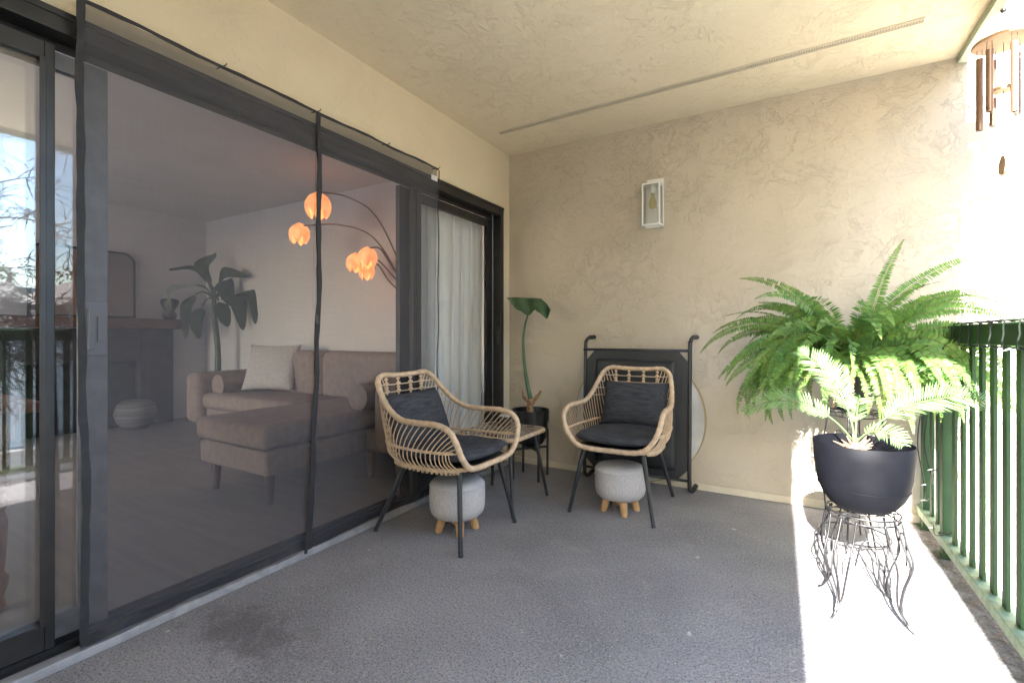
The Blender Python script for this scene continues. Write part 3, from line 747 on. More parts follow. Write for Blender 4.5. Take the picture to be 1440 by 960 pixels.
# ------------------------------------------------------------------ rattan armchairs
def chair_proto():
    root = thing("rattan_armchair", (0, 0, 0), "x", "chair", "pair of rattan balcony chairs")
    half = [(0, -0.262, 0.372), (0.11, -0.266, 0.374), (0.185, -0.272, 0.392), (0.240, -0.272, 0.450), (0.268, -0.262, 0.520), (0.274, -0.225, 0.570),
            (0.272, -0.150, 0.590), (0.268, -0.03, 0.588), (0.262, 0.08, 0.592), (0.250, 0.170, 0.632), (0.234, 0.245, 0.700), (0.212, 0.295, 0.760), (0.165, 0.315, 0.790), (0.08, 0.322, 0.786), (0, 0.324, 0.784)]
    loop = half + [(-x, y, z) for x, y, z in half[-2:0:-1]]
    P_ = bez(loop + [loop[0]], 10)
    pts = resample(P_, 0.0045)[:-1]
    rad = [0.0142 + 0.0011 * (1 if i % 2 else -1) + 0.0006 * math.sin(i * 0.7) for i in range(len(pts))]
    b = MB(); b.tube(pts, rad, 10, closed=True)
    b.build("rim", M_rattan, root, smooth=True, world=False)
    hr = bez(half, 12)
    # lower ring under the seat, and the mid rail
    low = [(0.185, -0.245, 0.378), (0.215, -0.16, 0.366), (0.222, -0.03, 0.362), (0.215, 0.10, 0.362), (0.185, 0.19, 0.366), (0.12, 0.235, 0.37), (0, 0.25, 0.372)]
    mid = [(0.262, -0.240, 0.468), (0.268, -0.16, 0.462), (0.270, -0.03, 0.458), (0.258, 0.11, 0.458), (0.225, 0.215, 0.462), (0.14, 0.275, 0.468), (0, 0.292, 0.470)]
    def full(h): return bez(h + [(-x, y, z) for x, y, z in h[-2::-1]], 8)
    L_, M_ = full(low), full(mid)
    b = MB(); b.tube(resample(L_, 0.01), 0.010, 8)
    b.tube(bez([(0.185, -0.245, 0.376), (0, -0.25, 0.37), (-0.185, -0.245, 0.376)], 6), 0.010, 8); kn = b
    mp = resample(M_, 0.007)
    b = MB(); b.tube(mp, [0.0062 + 0.0016 * (i % 2) for i in range(len(mp))], 6); md = b
    # spindles bow out between rim, mid rail and base ring
    def at(path, t):
        k = t * (len(path) - 1); i = min(int(k), len(path) - 2); return Vector(path[i]).lerp(Vector(path[i + 1]), k - i)
    rim_side = [p for p in hr if p.z > 0.46]                       # from the front of the arm up to the top centre
    sp = MB()
    n_s = 26
    for i in range(n_s):
        t = (i + 0.4) / n_s
        for sg in (1, -1):
            top = at(rim_side, t * 0.83)
            tt = 0.02 + t * 0.46
            m_ = at(M_, tt); l_ = at(L_, tt)
            if top.z > 0.66:                                       # the back is open above: spindles stop at the lowest strand
                top = top.lerp(Vector((top.x * .9, 0.30, 0.60)), 0.0)
            q = [top, (top + m_) / 2 + Vector((0.004, 0.010, -0.004)), m_, (m_ + l_) / 2 + Vector((0.010, 0.010, -0.006)), l_]
            q = [Vector((p.x * sg, p.y, p.z)) for p in q]
            sp.tube(bez(q, 4), 0.0031, 5)
            md.ball((m_.x * sg, m_.y, m_.z), 0.0085, 6, 4, (1, 1, 1.2))
            kn.tube([(l_.x * sg * 1.02, l_.y, l_.z + 0.012), (l_.x * sg * 1.02, l_.y, l_.z - 0.016)], 0.0075, 6)
    sp.build("spindles", M_rattan, root, smooth=True, world=False)
    kn.build("base_ring", M_rattan, root, smooth=True, world=False); md.build("mid_rail", M_rattan, root, smooth=True, world=False)
    # back: uprights with knots, three pale strands
    up = MB()
    for x in (-0.135, -0.048, 0.048, 0.135):
        pth = bez([(x, 0.318, 0.780), (x * 0.98, 0.312, 0.70), (x * 0.95, 0.302, 0.60), (x * 0.92, 0.290, 0.470)], 14)
        up.tube(pth, [0.0075 + 0.0028 * (1 if (i // 2) % 2 else -1) for i in range(len(pth))], 7)
        for z in (0.742, 0.702, 0.660): up.ball((x * 0.985, 0.306 + 0.1 * (z - 0.66), z), 0.013, 8, 6, (1, 1, 0.8))
    up.build("back_uprights", M_rattan, root, smooth=True, world=False)
    sr = MB()
    for z, hw, y in ((0.742, 0.212, 0.285), (0.702, 0.226, 0.258), (0.660, 0.238, 0.225), (0.615, 0.246, 0.19)):
        sr.tube(bez([(-hw, y, z), (-0.13, 0.305, z - 0.004), (0, 0.312, z - 0.006), (0.13, 0.305, z - 0.004), (hw, y, z)], 8), 0.0032, 5)
    sr.build("back_strands", mat("pale_cane_strand", (0.60, 0.48, 0.36), 0.5), root, smooth=True, world=False)
    # seat webbing under the cushion
    wb = MB(); wb.grid(lambda u, v: ((u - .5) * 0.40, -0.24 + 0.46 * v, 0.379), 2, 2)
    wb.build("seat_deck", M_blackp, root, world=False)
    # legs
    for sx in (-1, 1):
        for (ty, fy) in ((-0.20, -0.262), (0.13, 0.285)):
            l = MB(); l.tube([(sx * 0.165, ty, 0.372), (sx * 0.235, fy, 0.006)], [0.0135, 0.0105], 12); l.tube([(sx * 0.2345, fy, 0.010), (sx * 0.235, fy, 0.0)], [0.0115, 0.0115], 12)
            l.build("leg", M_legm, root, smooth=True, auto=50, world=False)
    # seat cushion
    cu = MB()
    def mk(sg):
        def fn(u, v):
            a = 2 * u - 1; c = 2 * v - 1
            k = max(0.0, (1 - abs(a) ** 5) * (1 - abs(c) ** 5)) ** 0.45
            x = a * 0.225 * (1 - 0.16 * max(0, c) ** 3) * (1 - 0.10 * abs(c) ** 8); y = -0.012 + c * 0.245 * (1 - 0.08 * abs(a) ** 6)
            return (x, y, 0.422 + sg * 0.030 * k + 0.006 * math.sin(a * 3 + 1) * math.sin(c * 2.3) + 0.004 * math.cos(9 * c + a) * k)
        return fn
    cu.grid(mk(1), 22, 22); cu.grid(mk(-1), 22, 22)
    weld(cu.build("seat_cushion", M_cush, root, world=False))
    return root

proto = chair_proto()
proto["label"] = "rattan armchair beside the sliding door, turned side on towards the railing"
def add_pillow(parent_loc, rz, lean, label, size):
    o = weld(pillow_mb(*size).build("lumbar_pillow", M_cush))
    o.rotation_mode = 'XYZ'
    m = Matrix.Translation(Vector(parent_loc)) @ Matrix.Rotation(rz, 4, 'Z') @ Matrix.Translation(Vector(lean[0])) @ Matrix.Rotation(lean[2], 4, 'Z') @ Matrix.Rotation(lean[1], 4, 'X')
    o.matrix_world = m
    tag(o, label, "pillow", "dark pillows on the rattan chairs")
c2 = copy_tree(proto)
c2["label"] = "rattan armchair against the back wall, facing the camera in front of the folded cot"
proto.location = (-1.54, 1.985, 0); proto.rotation_euler = (0, 0, 1.546)
c2.location = (-0.853, 2.775, 0); c2.rotation_euler = (0, 0, 0.025)
add_pillow((-1.54, 1.985, 0), 1.546, ((-0.015, 0.195, 0.565), R(-22), R(5)), "dark lumbar pillow on the armchair beside the sliding door", (0.45, 0.29, 0.13))
add_pillow((-0.853, 2.775, 0), 0.025, ((0.015, 0.205, 0.572), R(-20), R(-2)), "dark lumbar pillow on the armchair against the back wall", (0.42, 0.29, 0.13))

# ------------------------------------------------------------------ grey stools
def stool_proto():
    root = thing("round_stool", (0, 0, 0), "x", "stool", "grey stools under the chairs")
    b = MB(); b.lathe([(0.001, 0.082), (0.09, 0.080), (0.118, 0.087), (0.134, 0.104), (0.141, 0.13), (0.143, 0.17), (0.142, 0.215), (0.140, 0.238), (0.1405, 0.243), (0.137, 0.250), (0.125, 0.262), (0.10, 0.269), (0.05, 0.273), (0.001, 0.274)], (0, 0, 0), 40)
    b.build("seat", M_stool, root, smooth=True, world=False)
    s = MB(); s.tube([(0.1405 * math.cos(a * math.pi / 20), 0.1405 * math.sin(a * math.pi / 20), 0.241) for a in range(40)], 0.0025, 6, closed=True)
    s.build("piping", M_stool, root, smooth=True, world=False)
    for k in range(4):
        a = math.pi / 4 + k * math.pi / 2 - 0.15
        l = MB(); l.tube([(0.072 * math.cos(a), 0.072 * math.sin(a), 0.088), (0.096 * math.cos(a), 0.096 * math.sin(a), 0.006), (0.0962 * math.cos(a), 0.0962 * math.sin(a), 0.0)], [0.023, 0.018, 0.015], 14)
        l.build("leg", M_beech, root, smooth=True, auto=50, world=False)
    return root
s1 = stool_proto(); s1["label"] = "grey fabric stool under the armchair beside the sliding door"
s2 = copy_tree(s1); s2["label"] = "grey fabric stool under the armchair against the back wall"
s1.location = (-1.475, 1.975, 0); s1.rotation_euler = (0, 0, 0.15)
s2.location = (-0.835, 2.665, 0); s2.rotation_euler = (0, 0, -0.1)

# ------------------------------------------------------------------ side table
st_ = thing("side_table", (-1.51, 2.50, 0), "small side table with marbled dark top and pale woven edge between the chairs", "table")
def rrect(cx, cy, hx, hy, r, n=6):
    pts = []
    for qx, qy, a0 in ((1, 1, 0), (-1, 1, 90), (-1, -1, 180), (1, -1, 270)):
        for i in range(n + 1):
            a = R(a0 + 90 * i / n); pts.append((cx + qx * (hx - r) + r * math.cos(a), cy + qy * (hy - r) + r * math.sin(a)))
    return pts
TX, TY = -1.515, 2.475
b = MB(); b.prism(rrect(TX, TY, 0.198, 0.198, 0.05), 'z', 0.418, 0.430); b.build("table_top", M_slate, st_)
rp = resample([Vector((x, y, 0.417)) for x, y in rrect(TX, TY, 0.205, 0.205, 0.055)] + [Vector((*rrect(TX, TY, 0.205, 0.205, 0.055)[0], 0.417))], 0.005)[:-1]
b = MB(); b.tube(rp, [0.0125 + 0.001 * (i % 2) for i in range(len(rp))], 8, closed=True); b.build("woven_rim", M_rattan, st_, smooth=True)
for sx in (-1, 1):
    for sy in (-1, 1):
        l = MB(); l.tube([(TX + sx * 0.145, TY + sy * 0.145, 0.415), (TX + sx * 0.205, TY + sy * 0.215, 0.0)], [0.012, 0.009], 10); l.build("leg", M_legm, st_, smooth=True, auto=50)
cj = MB(); cj.lathe([(0.001, 0), (0.036, 0), (0.038, 0.055), (0.036, 0.058), (0.034, 0.05), (0.001, 0.045)], (-1.56, 2.60, 0.431), 20)
jt = thing("candle_jar", (-1.56, 2.60, 0.431), "small dark jar with a pale lid on the side table", "jar")
cj.build("jar_body", M_potb, jt, smooth=True, auto=40)
b = MB(); b.lathe([(0.001, 0), (0.042, 0), (0.042, 0.006), (0.001, 0.010)], (-1.56, 2.60, 0.489), 20); b.build("lid", M_disc, jt, smooth=True, auto=40)

# ------------------------------------------------------------------ elephant-ear plant in the corner
PX, PY = -1.585, 2.985
ps = thing("pot_stand", (PX, PY, 0), "black four legged metal pot stand in the corner of the balcony", "plant stand")
for k in range(4):
    a = math.pi / 4 + k * math.pi / 2 + 0.12
    l = MB(); l.tube([(PX + 0.133 * math.cos(a), PY + 0.133 * math.sin(a), 0.0), (PX + 0.133 * math.cos(a), PY + 0.133 * math.sin(a), 0.335)], 0.009, 8); l.build("leg", M_blackp, ps, smooth=True, auto=50)
b = MB()
for k in range(2):
    a = math.pi / 4 + k * math.pi / 2 + 0.12; dx, dy = 0.124 * math.cos(a), 0.124 * math.sin(a)
    b.tube([(PX - dx, PY - dy, 0.205 + 0.004 * k), (PX + dx, PY + dy, 0.205 + 0.004 * k)], 0.008, 8)
b.build("cross_bar", M_blackp, ps, smooth=True)
ee = thing("elephant_ear_plant", (PX, PY, 0.22), "single leafed elephant ear plant in a black bowl pot by the door", "potted plant")
b = MB(); b.lathe([(0.001, 0.220), (0.05, 0.222), (0.09, 0.245), (0.114, 0.29), (0.121, 0.34), (0.124, 0.40), (0.132, 0.402), (0.134, 0.480), (0.128, 0.480), (0.125, 0.445), (0.001, 0.442)], (PX, PY, 0), 40)
b.build("pot", M_potb, ee, smooth=True, auto=40)
b = MB(); b.lathe([(0.001, 0.455), (0.06, 0.452), (0.122, 0.446)], (PX, PY, 0), 20); b.build("soil", M_soil, ee)
b = MB(); b.tube(bez([(PX, PY, 0.44), (PX - 0.004, PY, 0.49), (PX + 0.002, PY, 0.525), (PX + 0.004, PY, 0.555)], 4), [0.028] * 4 + [0.024] * 4 + [0.030] * 3 + [0.022] * 2, 10)
b.tube(bez([(PX, PY, 0.53), (PX - 0.042, PY - 0.012, 0.565), (PX - 0.052, PY - 0.015, 0.62)], 4), [0.017] * 5 + [0.012, 0.009, 0.007, 0.005], 8)
b.tube(bez([(PX, PY, 0.53), (PX + 0.040, PY + 0.012, 0.565), (PX + 0.072, PY + 0.02, 0.61)], 4), [0.015] * 5 + [0.011, 0.008, 0.007, 0.009], 8)
b.build("bulb", M_bark, ee, smooth=True)
lb = Vector((PX - 0.010, PY - 0.02, 1.150))
b = MB(); sp_ = bez([(PX + 0.002, PY, 0.54), (PX - 0.035, PY, 0.70), (PX - 0.055, PY - 0.005, 0.90), (PX - 0.045, PY - 0.01, 1.05), lb], 6)
b.tube(sp_, [0.019 - 0.013 * (i / (len(sp_) - 1)) ** 0.6 for i in range(len(sp_))], 8); b.build("stalk", M_eleph, ee, smooth=True)
# broad wavy leaf, tip to the left, one lobe hanging on the right
lf = MB()
AC = Vector((0.864, 0.503, 0)); TO = Vector((0.503, -0.864, 0))
top_ = [(-0.150, 0.106), (-0.10, 0.112), (-0.04, 0.112), (0.03, 0.110), (0.10, 0.104), (0.140, 0.062), (0.162, 0.020)]
bot_ = [(-0.150, 0.102), (-0.118, 0.056), (-0.070, 0.010), (-0.016, -0.020), (0.014, -0.028), (0.046, 0.018), (0.080, -0.014), (0.138, -0.050), (0.162, 0.016)]
def li(c, q):
    for (x0_, y0_), (x1_, y1_) in zip(c, c[1:]):
        if q <= x1_: return y0_ + (y1_ - y0_) * (q - x0_) / (x1_ - x0_)
    return c[-1][1]
def leaf(u, v):
    a = -0.150 + 0.312 * u
    z0_, z1_ = li(bot_, a), li(top_, a)
    z_ = z0_ + (z1_ - z0_) * v
    dep = 0.20 * (v - 0.25) * (1 - abs(2 * u - 1) ** 2 * 0.6) + 0.012 * math.sin(a * 55 + v * 2) + 0.05 * abs(a)
    return Vector((lb.x, lb.y, 1.170)) + AC * a - TO * dep + Vector((0, 0, z_ + 0.004 * math.sin(a * 90) * (1 - v)))
lf.grid(leaf, 48, 16)
lfo = lf.build("leaf", M_eleph, ee, smooth=True)
sm = lfo.modifiers.new("thick", 'SOLIDIFY'); sm.thickness = 0.0012

# ------------------------------------------------------------------ folded cot and round board behind the second chair
disc = thing("round_tabletop", (-0.90, 3.25, 0), "round white marbled tabletop leaning on the wall behind the folded cot", "tabletop")
def ring_y(b, r0, r1, y0, y1, cx=-0.90, cz=0.452, seg=64):
    n = len(b.v)
    for i in range(seg):
        a = 2 * math.pi * i / seg
        for r, y in ((r0, y0), (r1, y0), (r1, y1), (r0, y1)): b.v.append((cx + r * math.cos(a), y, cz + r * math.sin(a)))
    for i in range(seg):
        i2 = (i + 1) % seg
        for j in range(4):
            j2 = (j + 1) % 4; b.f.append((n + i*4 + j, n + i2*4 + j, n + i2*4 + j2, n + i*4 + j2))
b = MB(); ring_y(b, 0.0005, 0.437, 3.238, 3.262); b.build("board", M_disc, disc, smooth=True, auto=40)
b = MB(); ring_y(b, 0.437, 0.444, 3.234, 3.266); b.build("edge_band", M_gold, disc, smooth=True, auto=40)

cot = thing("folded_cot", (-0.89, 3.19, 0), "black canvas folding cot with a tube frame propped against the wall", "folding cot")
XL, XR = -1.240, -0.540
for x in (XL, XR):
    b = MB()
    b.tube(bez([(x + 0.02, 3.245, 0.030), (x + 0.012, 3.20, 0.014), (x + 0.004, 3.155, 0.028), (x, 3.145, 0.075), (x, 3.150, 0.40), (x, 3.165, 0.90), (x + 0.002, 3.172, 0.960), (x + 0.010, 3.205, 0.988), (x + 0.022, 3.262, 0.990)], 6), 0.0125, 10)
    fr_ = b.build("side_tube", M_blackp, cot, smooth=True)
    g = MB(); g.tube([(x + 0.012, 3.215, 0.989), (x + 0.024, 3.272, 0.991)], 0.0155, 10); g.build("rubber_grip", M_blackp, fr_, smooth=True, auto=50)
    g = MB(); g.tube([(x + 0.012, 3.20, 0.0165), (x + 0.022, 3.252, 0.0325)], 0.0155, 10); g.build("rubber_grip", M_blackp, fr_, smooth=True, auto=50)
for (yy, zz) in ((3.160, 0.905), (3.150, 0.085)):
    b = MB(); b.tube([(XL - 0.012, yy, zz), (XR + 0.012, yy, zz)], 0.009, 8); b.build("cross_tube", M_blackp, cot, smooth=True)
def cotp(z): return 3.143 + 0.021 * (z - 0.08)
b = MB(); ch = 0.075
outl = [(XL + 0.012, 0.15), (XL + ch, 0.085), (XR - ch, 0.085), (XR - 0.012, 0.15), (XR - 0.012, 0.835), (XR - ch, 0.908), (XL + ch, 0.908), (XL + 0.012, 0.835)]
n = len(b.v)
b.v += [(x, cotp(z), z) for x, z in outl] + [(x, cotp(z) + 0.006, z) for x, z in outl]; k = 8
b.f.append(tuple(range(k))); b.f.append(tuple(range(k, 2 * k))[::-1])
for i in range(k): b.f.append((i, (i + 1) % k, k + (i + 1) % k, k + i))
cv = b.build("canvas", M_cotf, cot)
b = MB(); b.grid(lambda u, v: (XL + 0.085 + (XR - XL - 0.17) * u, cotp(0.14 + 0.70 * v) - 0.016 - 0.010 * math.sin(math.pi * u) * math.sin(math.pi * v) + 0.003 * math.sin(v * 19 + u * 3), 0.14 + 0.70 * v + 0.006 * math.sin(u * 6) * v), 20, 20)
pdp = b.build("padded_panel", M_cotf, cv, smooth=True); q = pdp.modifiers.new("t", 'SOLIDIFY'); q.thickness = 0.012
b = MB(); b.box(XL + ch, XR - ch, cotp(.87) - 0.004, cotp(.87) - 0.001, 0.866, 0.903); b.box(XR - 0.095, XR - 0.05, cotp(.5) - 0.004, cotp(.5) - 0.001, 0.14, 0.84); b.box(XL + 0.05, XL + 0.095, cotp(.5) - 0.004, cotp(.5) - 0.001, 0.14, 0.84)
b.build("hem_tape", M_cotf, cv)

# ------------------------------------------------------------------ wall lantern
lt = thing("wall_lantern", (-0.80, YB, 1.9), "white box wall lantern with clear glass on the stucco wall above the chairs", "lamp")
b = MB(); b.box(-0.838, -0.728, YB - 0.014, YB - 0.001, 1.735, 2.062); b.build("back_plate", M_white, lt, bevel=0.003)
lx0, lx1, ly0, ly1, lz0, lz1 = -0.842, -0.724, 3.155, 3.262, 1.728, 2.005
b = MB(); t_ = 0.009
for x in (lx0, lx1 - t_):
    for y in (ly0, ly1 - t_): b.box(x, x + t_, y, y + t_, lz0 + t_, lz1 - t_)
for z in (lz0, lz1 - t_):
    b.box(lx0, lx1, ly0, ly0 + t_, z, z + t_); b.box(lx0, lx1, ly1 - t_, ly1, z, z + t_)
    b.box(lx0, lx0 + t_, ly0 + t_, ly1 - t_, z, z + t_); b.box(lx1 - t_, lx1, ly0 + t_, ly1 - t_, z, z + t_)
b.box(lx0 + t_, lx1 - t_, ly0 + t_, ly1 - t_, lz1 - t_ + 0.001, lz1 - 0.002)
b.box(-0.800, -0.766, 3.205, YB - 0.014, lz1, lz1 + 0.020)
b.box(-0.803, -0.763, ly1, YB - 0.014, 1.86, 1.90)
b.build("cage", M_white, lt)
b = MB(); b.box(lx0 + t_, lx1 - t_, ly0 + 0.003, ly0 + 0.005, lz0 + t_, lz1 - t_)
b.box(lx1 - 0.005, lx1 - 0.003, ly0 + t_, ly1 - t_, lz0 + t_, lz1 - t_); b.box(lx0 + 0.003, lx0 + 0.005, ly0 + t_, ly1 - t_, lz0 + t_, lz1 - t_)
b.build("pane", M_glass2, lt)
b = MB(); b.lathe([(0.001, 1.995), (0.016, 1.995), (0.017, 1.965), (0.013, 1.955), (0.014, 1.945), (0.001, 1.945)], (-0.783, 3.205, 0), 16); sk = b.build("socket", M_white, lt, smooth=True, auto=40)
b = MB(); b.lathe([(0.012, 1.945), (0.012, 1.925), (0.022, 1.895), (0.025, 1.875), (0.02, 1.85), (0.001, 1.842)], (-0.783, 3.205, 0), 16); b.build("bulb", glass_mat("amber_bulb_glass", (0.95, 0.88, 0.62)), sk, smooth=True)

# ------------------------------------------------------------------ railing
rl = thing("balcony_railing", (0.62, 1.4, 0), "green painted metal railing along the outer edge of the balcony", "railing")
b = MB(); b.box(0.587, 0.655, -0.60, YB - 0.003, 0.968, 1.043); b.build("top_rail", M_rail, rl, bevel=0.006)
b = MB(); b.box(0.587, 0.650, -0.60, YB - 0.003, 0.062, 0.100); b.build("bottom_rail", M_railb, rl, bevel=0.003)
for y in (3.225, 2.86, 1.52, 0.2):
    b = MB(); b.box(0.600, 0.640, y - 0.024, y + 0.024, 0.0, 0.062); b.box(0.600, 0.640, y - 0.024, y + 0.024, 0.100, 0.968)
    b.box(0.583, 0.652, y - 0.045, y + 0.045, 0.0015, 0.006); b.build("post", M_rail, rl, bevel=0.003)
pk_ys = [3.115, 3.005] + [2.735 - 0.112 * i for i in range(0, 30)]
for y in pk_ys:
    if any(abs(y - q) < 0.07 for q in (1.52, 0.2)) or y < -0.55: continue
    b = MB(); b.box(0.614, 0.625, y - 0.019, y + 0.019, 0.1005, 0.968); b.build("picket", M_rail, rl, bevel=0.002)

sl = thing("string_lights", (0.62, 2.3, 1.0), "dark string light cable wound around the green top rail", "string lights")
b = MB(); path = []
y = 3.26; k = 0
while y > 0.8:
    for (x, z) in ((0.582, 0.963), (0.582, 1.005), (0.582, 1.048), (0.622, 1.050), (0.660, 1.048), (0.660, 1.0), (0.660, 0.963), (0.622, 0.962)):
        path.append((x + rnd.uniform(-.001, .001), y, z)); y -= 0.0135 + rnd.uniform(-0.004, 0.004)
b.tube(bez(path, 2), 0.0030, 5)
b.build("cable", M_cable, sl, smooth=True)
b = MB(); b.tube(bez([(0.600, 2.93, 0.86), (0.575, 2.98, 0.84), (0.585, 3.05, 0.78), (0.598, 3.10, 0.62), (0.58, 3.06, 0.45), (0.595, 2.97, 0.30), (0.575, 2.90, 0.36), (0.582, 2.83, 0.40)], 6), 0.0032, 5)
b.tube(bez([(0.595, 3.16, 0.70), (0.575, 3.18, 0.45), (0.59, 3.12, 0.26), (0.575, 3.02, 0.20), (0.585, 2.93, 0.24)], 6), 0.0030, 5)
b.tube(bez([(0.582, 2.90, 0.13), (0.565, 2.80, 0.11), (0.575, 2.74, 0.13), (0.600, 2.70, 0.16)], 6), 0.0030, 5)
b.build("loose_cable", M_cable, sl, smooth=True)
for (x, y, z) in ((0.578, 1.62, 1.03), (0.573, 1.60, 0.985), (0.574, 1.98, 0.962), (0.571, 2.87, 0.385), (0.570, 3.0, 0.205), (0.572, 2.86, 0.12), (0.566, 2.96, 0.29)):
    b = MB(); b.tube([(x, y, z), (x - 0.006, y + 0.004, z - 0.003), (x - 0.015, y + 0.008, z - 0.008)], [0.002, 0.0024, 0.0008], 6); b.build("bulb", M_bulb, sl, smooth=True)

# ------------------------------------------------------------------ wind chime
CX, CY = 0.800, 2.84
wc = thing("wind_chime", (CX, CY, 1.7), "wooden wind chime with bronze tubes hanging from the green beam", "wind chime")
b = MB(); b.tube([(CX, CY, 2.395), (CX, CY, 2.41)], 0.010, 8); b.tube(bez([(CX, CY, 2.400), (CX, CY, 2.385), (CX + 0.010, CY, 2.372), (CX, CY, 2.362), (CX - 0.008, CY, 2.37)], 5), 0.003, 6); b.build("hook", M_blackp, wc, smooth=True)
b = MB(); b.lathe([(0.001, 0), (0.098, 0), (0.102, 0.006), (0.098, 0.014), (0.001, 0.014)], (CX, CY, 2.262), 32); b.build("top_disc", M_chimewood, wc, smooth=True, auto=40)
b = MB()
for a in (0, 120, 240): b.tube([(CX, CY, 2.362), (CX + 0.085 * math.cos(R(a)), CY + 0.085 * math.sin(R(a)), 2.277)], 0.0012, 4)
b.tube([(CX, CY, 2.262), (CX, CY, 1.775)], 0.0012, 4)
for k in range(6):
    a = R(k * 60 + 40); x, y_ = CX + 0.074 * math.cos(a), CY + 0.074 * math.sin(a)
    b.tube([(x - 0.008, y_, 2.262), (x - 0.009, y_, 2.205)], 0.0011, 4); b.tube([(x + 0.008, y_, 2.262), (x + 0.009, y_, 2.205)], 0.0011, 4)
b.build("cords", M_cord, wc)
for k in range(6):
    a = R(k * 60 + 40); x, y_ = CX + 0.074 * math.cos(a), CY + 0.074 * math.sin(a); L2 = 0.265 + 0.026 * ((k * 2) % 6) / 2
    b = MB(); b.lathe([(0.0095, 2.225 - L2), (0.0125, 2.225 - L2), (0.0125, 2.225), (0.0095, 2.225)], (x, y_, 0), 14, close=True); b.build("chime_tube", M_chimetube, wc, smooth=True, auto=40)
b = MB(); b.lathe([(0.001, 0), (0.034, 0), (0.036, 0.007), (0.034, 0.014), (0.001, 0.014)], (CX, CY, 2.055), 20); b.build("striker", M_chimewood, wc, smooth=True, auto=40)
b = MB()
prof = [(0, 0.0), (0.016, 0.012), (0.024, 0.035), (0.022, 0.06), (0.010, 0.082), (0, 0.09), (-0.010, 0.082), (-0.020, 0.06), (-0.019, 0.035), (-0.012, 0.012)]
b.prism([(CY + p[0] * 2.0, 1.69 + p[1]) for p in prof], 'x', CX - 0.005, CX + 0.005); b.build("sail", M_chimewood, wc, bevel=0.002)

# ------------------------------------------------------------------ fern and sago palm on wire stands
def frond_path(base, az, el, length, droop, n=26):
    """an arching frond: starts at elevation el, bends over with gravity"""
    pts = [Vector(base)]; a = el; step = length / n
    dir_h = Vector((math.cos(az), math.sin(az), 0))
    for i in range(n):
        t = i / n
        a = el - droop * (t ** 1.25)
        pts.append(pts[-1] + (dir_h * math.cos(a) + Vector((0, 0, math.sin(a)))) * step)
    return pts
def add_frond(lb_, sb, pts, wid, space, lw, rr, prof='fern', vee=0.25, start=0.12, stem_r=0.0018, roll=None, face=0.0):
    P_ = resample(pts, space); n0 = len(P_)
    sb.tube(P_[::3] + [P_[-1]], [stem_r * (1 - 0.75 * i / max(1, len(P_[::3]))) for i in range(len(P_[::3]) + 1)], 4, cap=False)
    hdir = (P_[-1] - P_[0]); hdir.z = 0
    if hdir.length < 1e-4: hdir = Vector((1, 0, 0))
    if roll is None: roll = rr.uniform(-0.75, 0.75)
    for i in range(int(start * n0), n0 - 1):
        t = i / (n0 - 1)
        T = (P_[i + 1] - P_[i - 1]).normalized() if i > 0 else (P_[1] - P_[0]).normalized()
        S = T.cross(Vector((0, 0, 1)))
        S = S.normalized() if S.length > 1e-4 else Vector((1, 0, 0))
        S = (Matrix.Rotation(roll, 3, T) @ S).normalized()
        if face > 0:
            V_ = (P_[0] - Vector((0, 0, 1.0))).normalized(); F_ = T.cross(V_).normalized()
            if F_.dot(S) < 0: F_ = -F_
            S = (S * (1 - face) + F_ * face); S = (S - T * S.dot(T)).normalized()
        Up = S.cross(T).normalized()
        if prof == 'fern': wv = wid * min(1, (t - start) / 0.18 + 0.25) * (1 - max(0, t - 0.45) / 0.55) ** 0.75
        else: wv = wid * math.sin(math.pi * min(1.0, 0.10 + 0.88 * (t - start) / (1 - start))) ** 0.55
        wv = max(wv, 0.004)
        for sg in (1, -1):
            if rr.random() < 0.03: continue
            l = wv * rr.uniform(0.85, 1.08)
            fw = rr.uniform(0.08, 0.28) if prof == 'fern' else 0.55 + 0.35 * t
            D_ = (S * sg + T * fw + Up * (vee + rr.uniform(-0.14, 0.14))).normalized()
            W = (T - D_ * T.dot(D_)).normalized() * lw * 0.5 * (0.75 + 0.25 * l / wid)
            W = Matrix.Rotation(rr.uniform(-0.5, 0.5), 3, D_) @ W
            a = P_[i]
            dn = Vector((0, 0, -1)) * l * (0.14 if prof == 'fern' else 0.08)
            m1 = a + D_ * l * 0.22; m2 = a + D_ * l * 0.68 + dn * 0.5; tip = a + D_ * l + dn * 1.5
            n = len(lb_.v)
            lb_.v += [tuple(a), tuple(m1 + W), tuple(m2 + W * 0.75), tuple(tip), tuple(m2 - W * 0.75), tuple(m1 - W)]
            lb_.f += [(n, n + 1, n + 5), (n + 1, n + 2, n + 4, n + 5), (n + 2, n + 3, n + 4)]

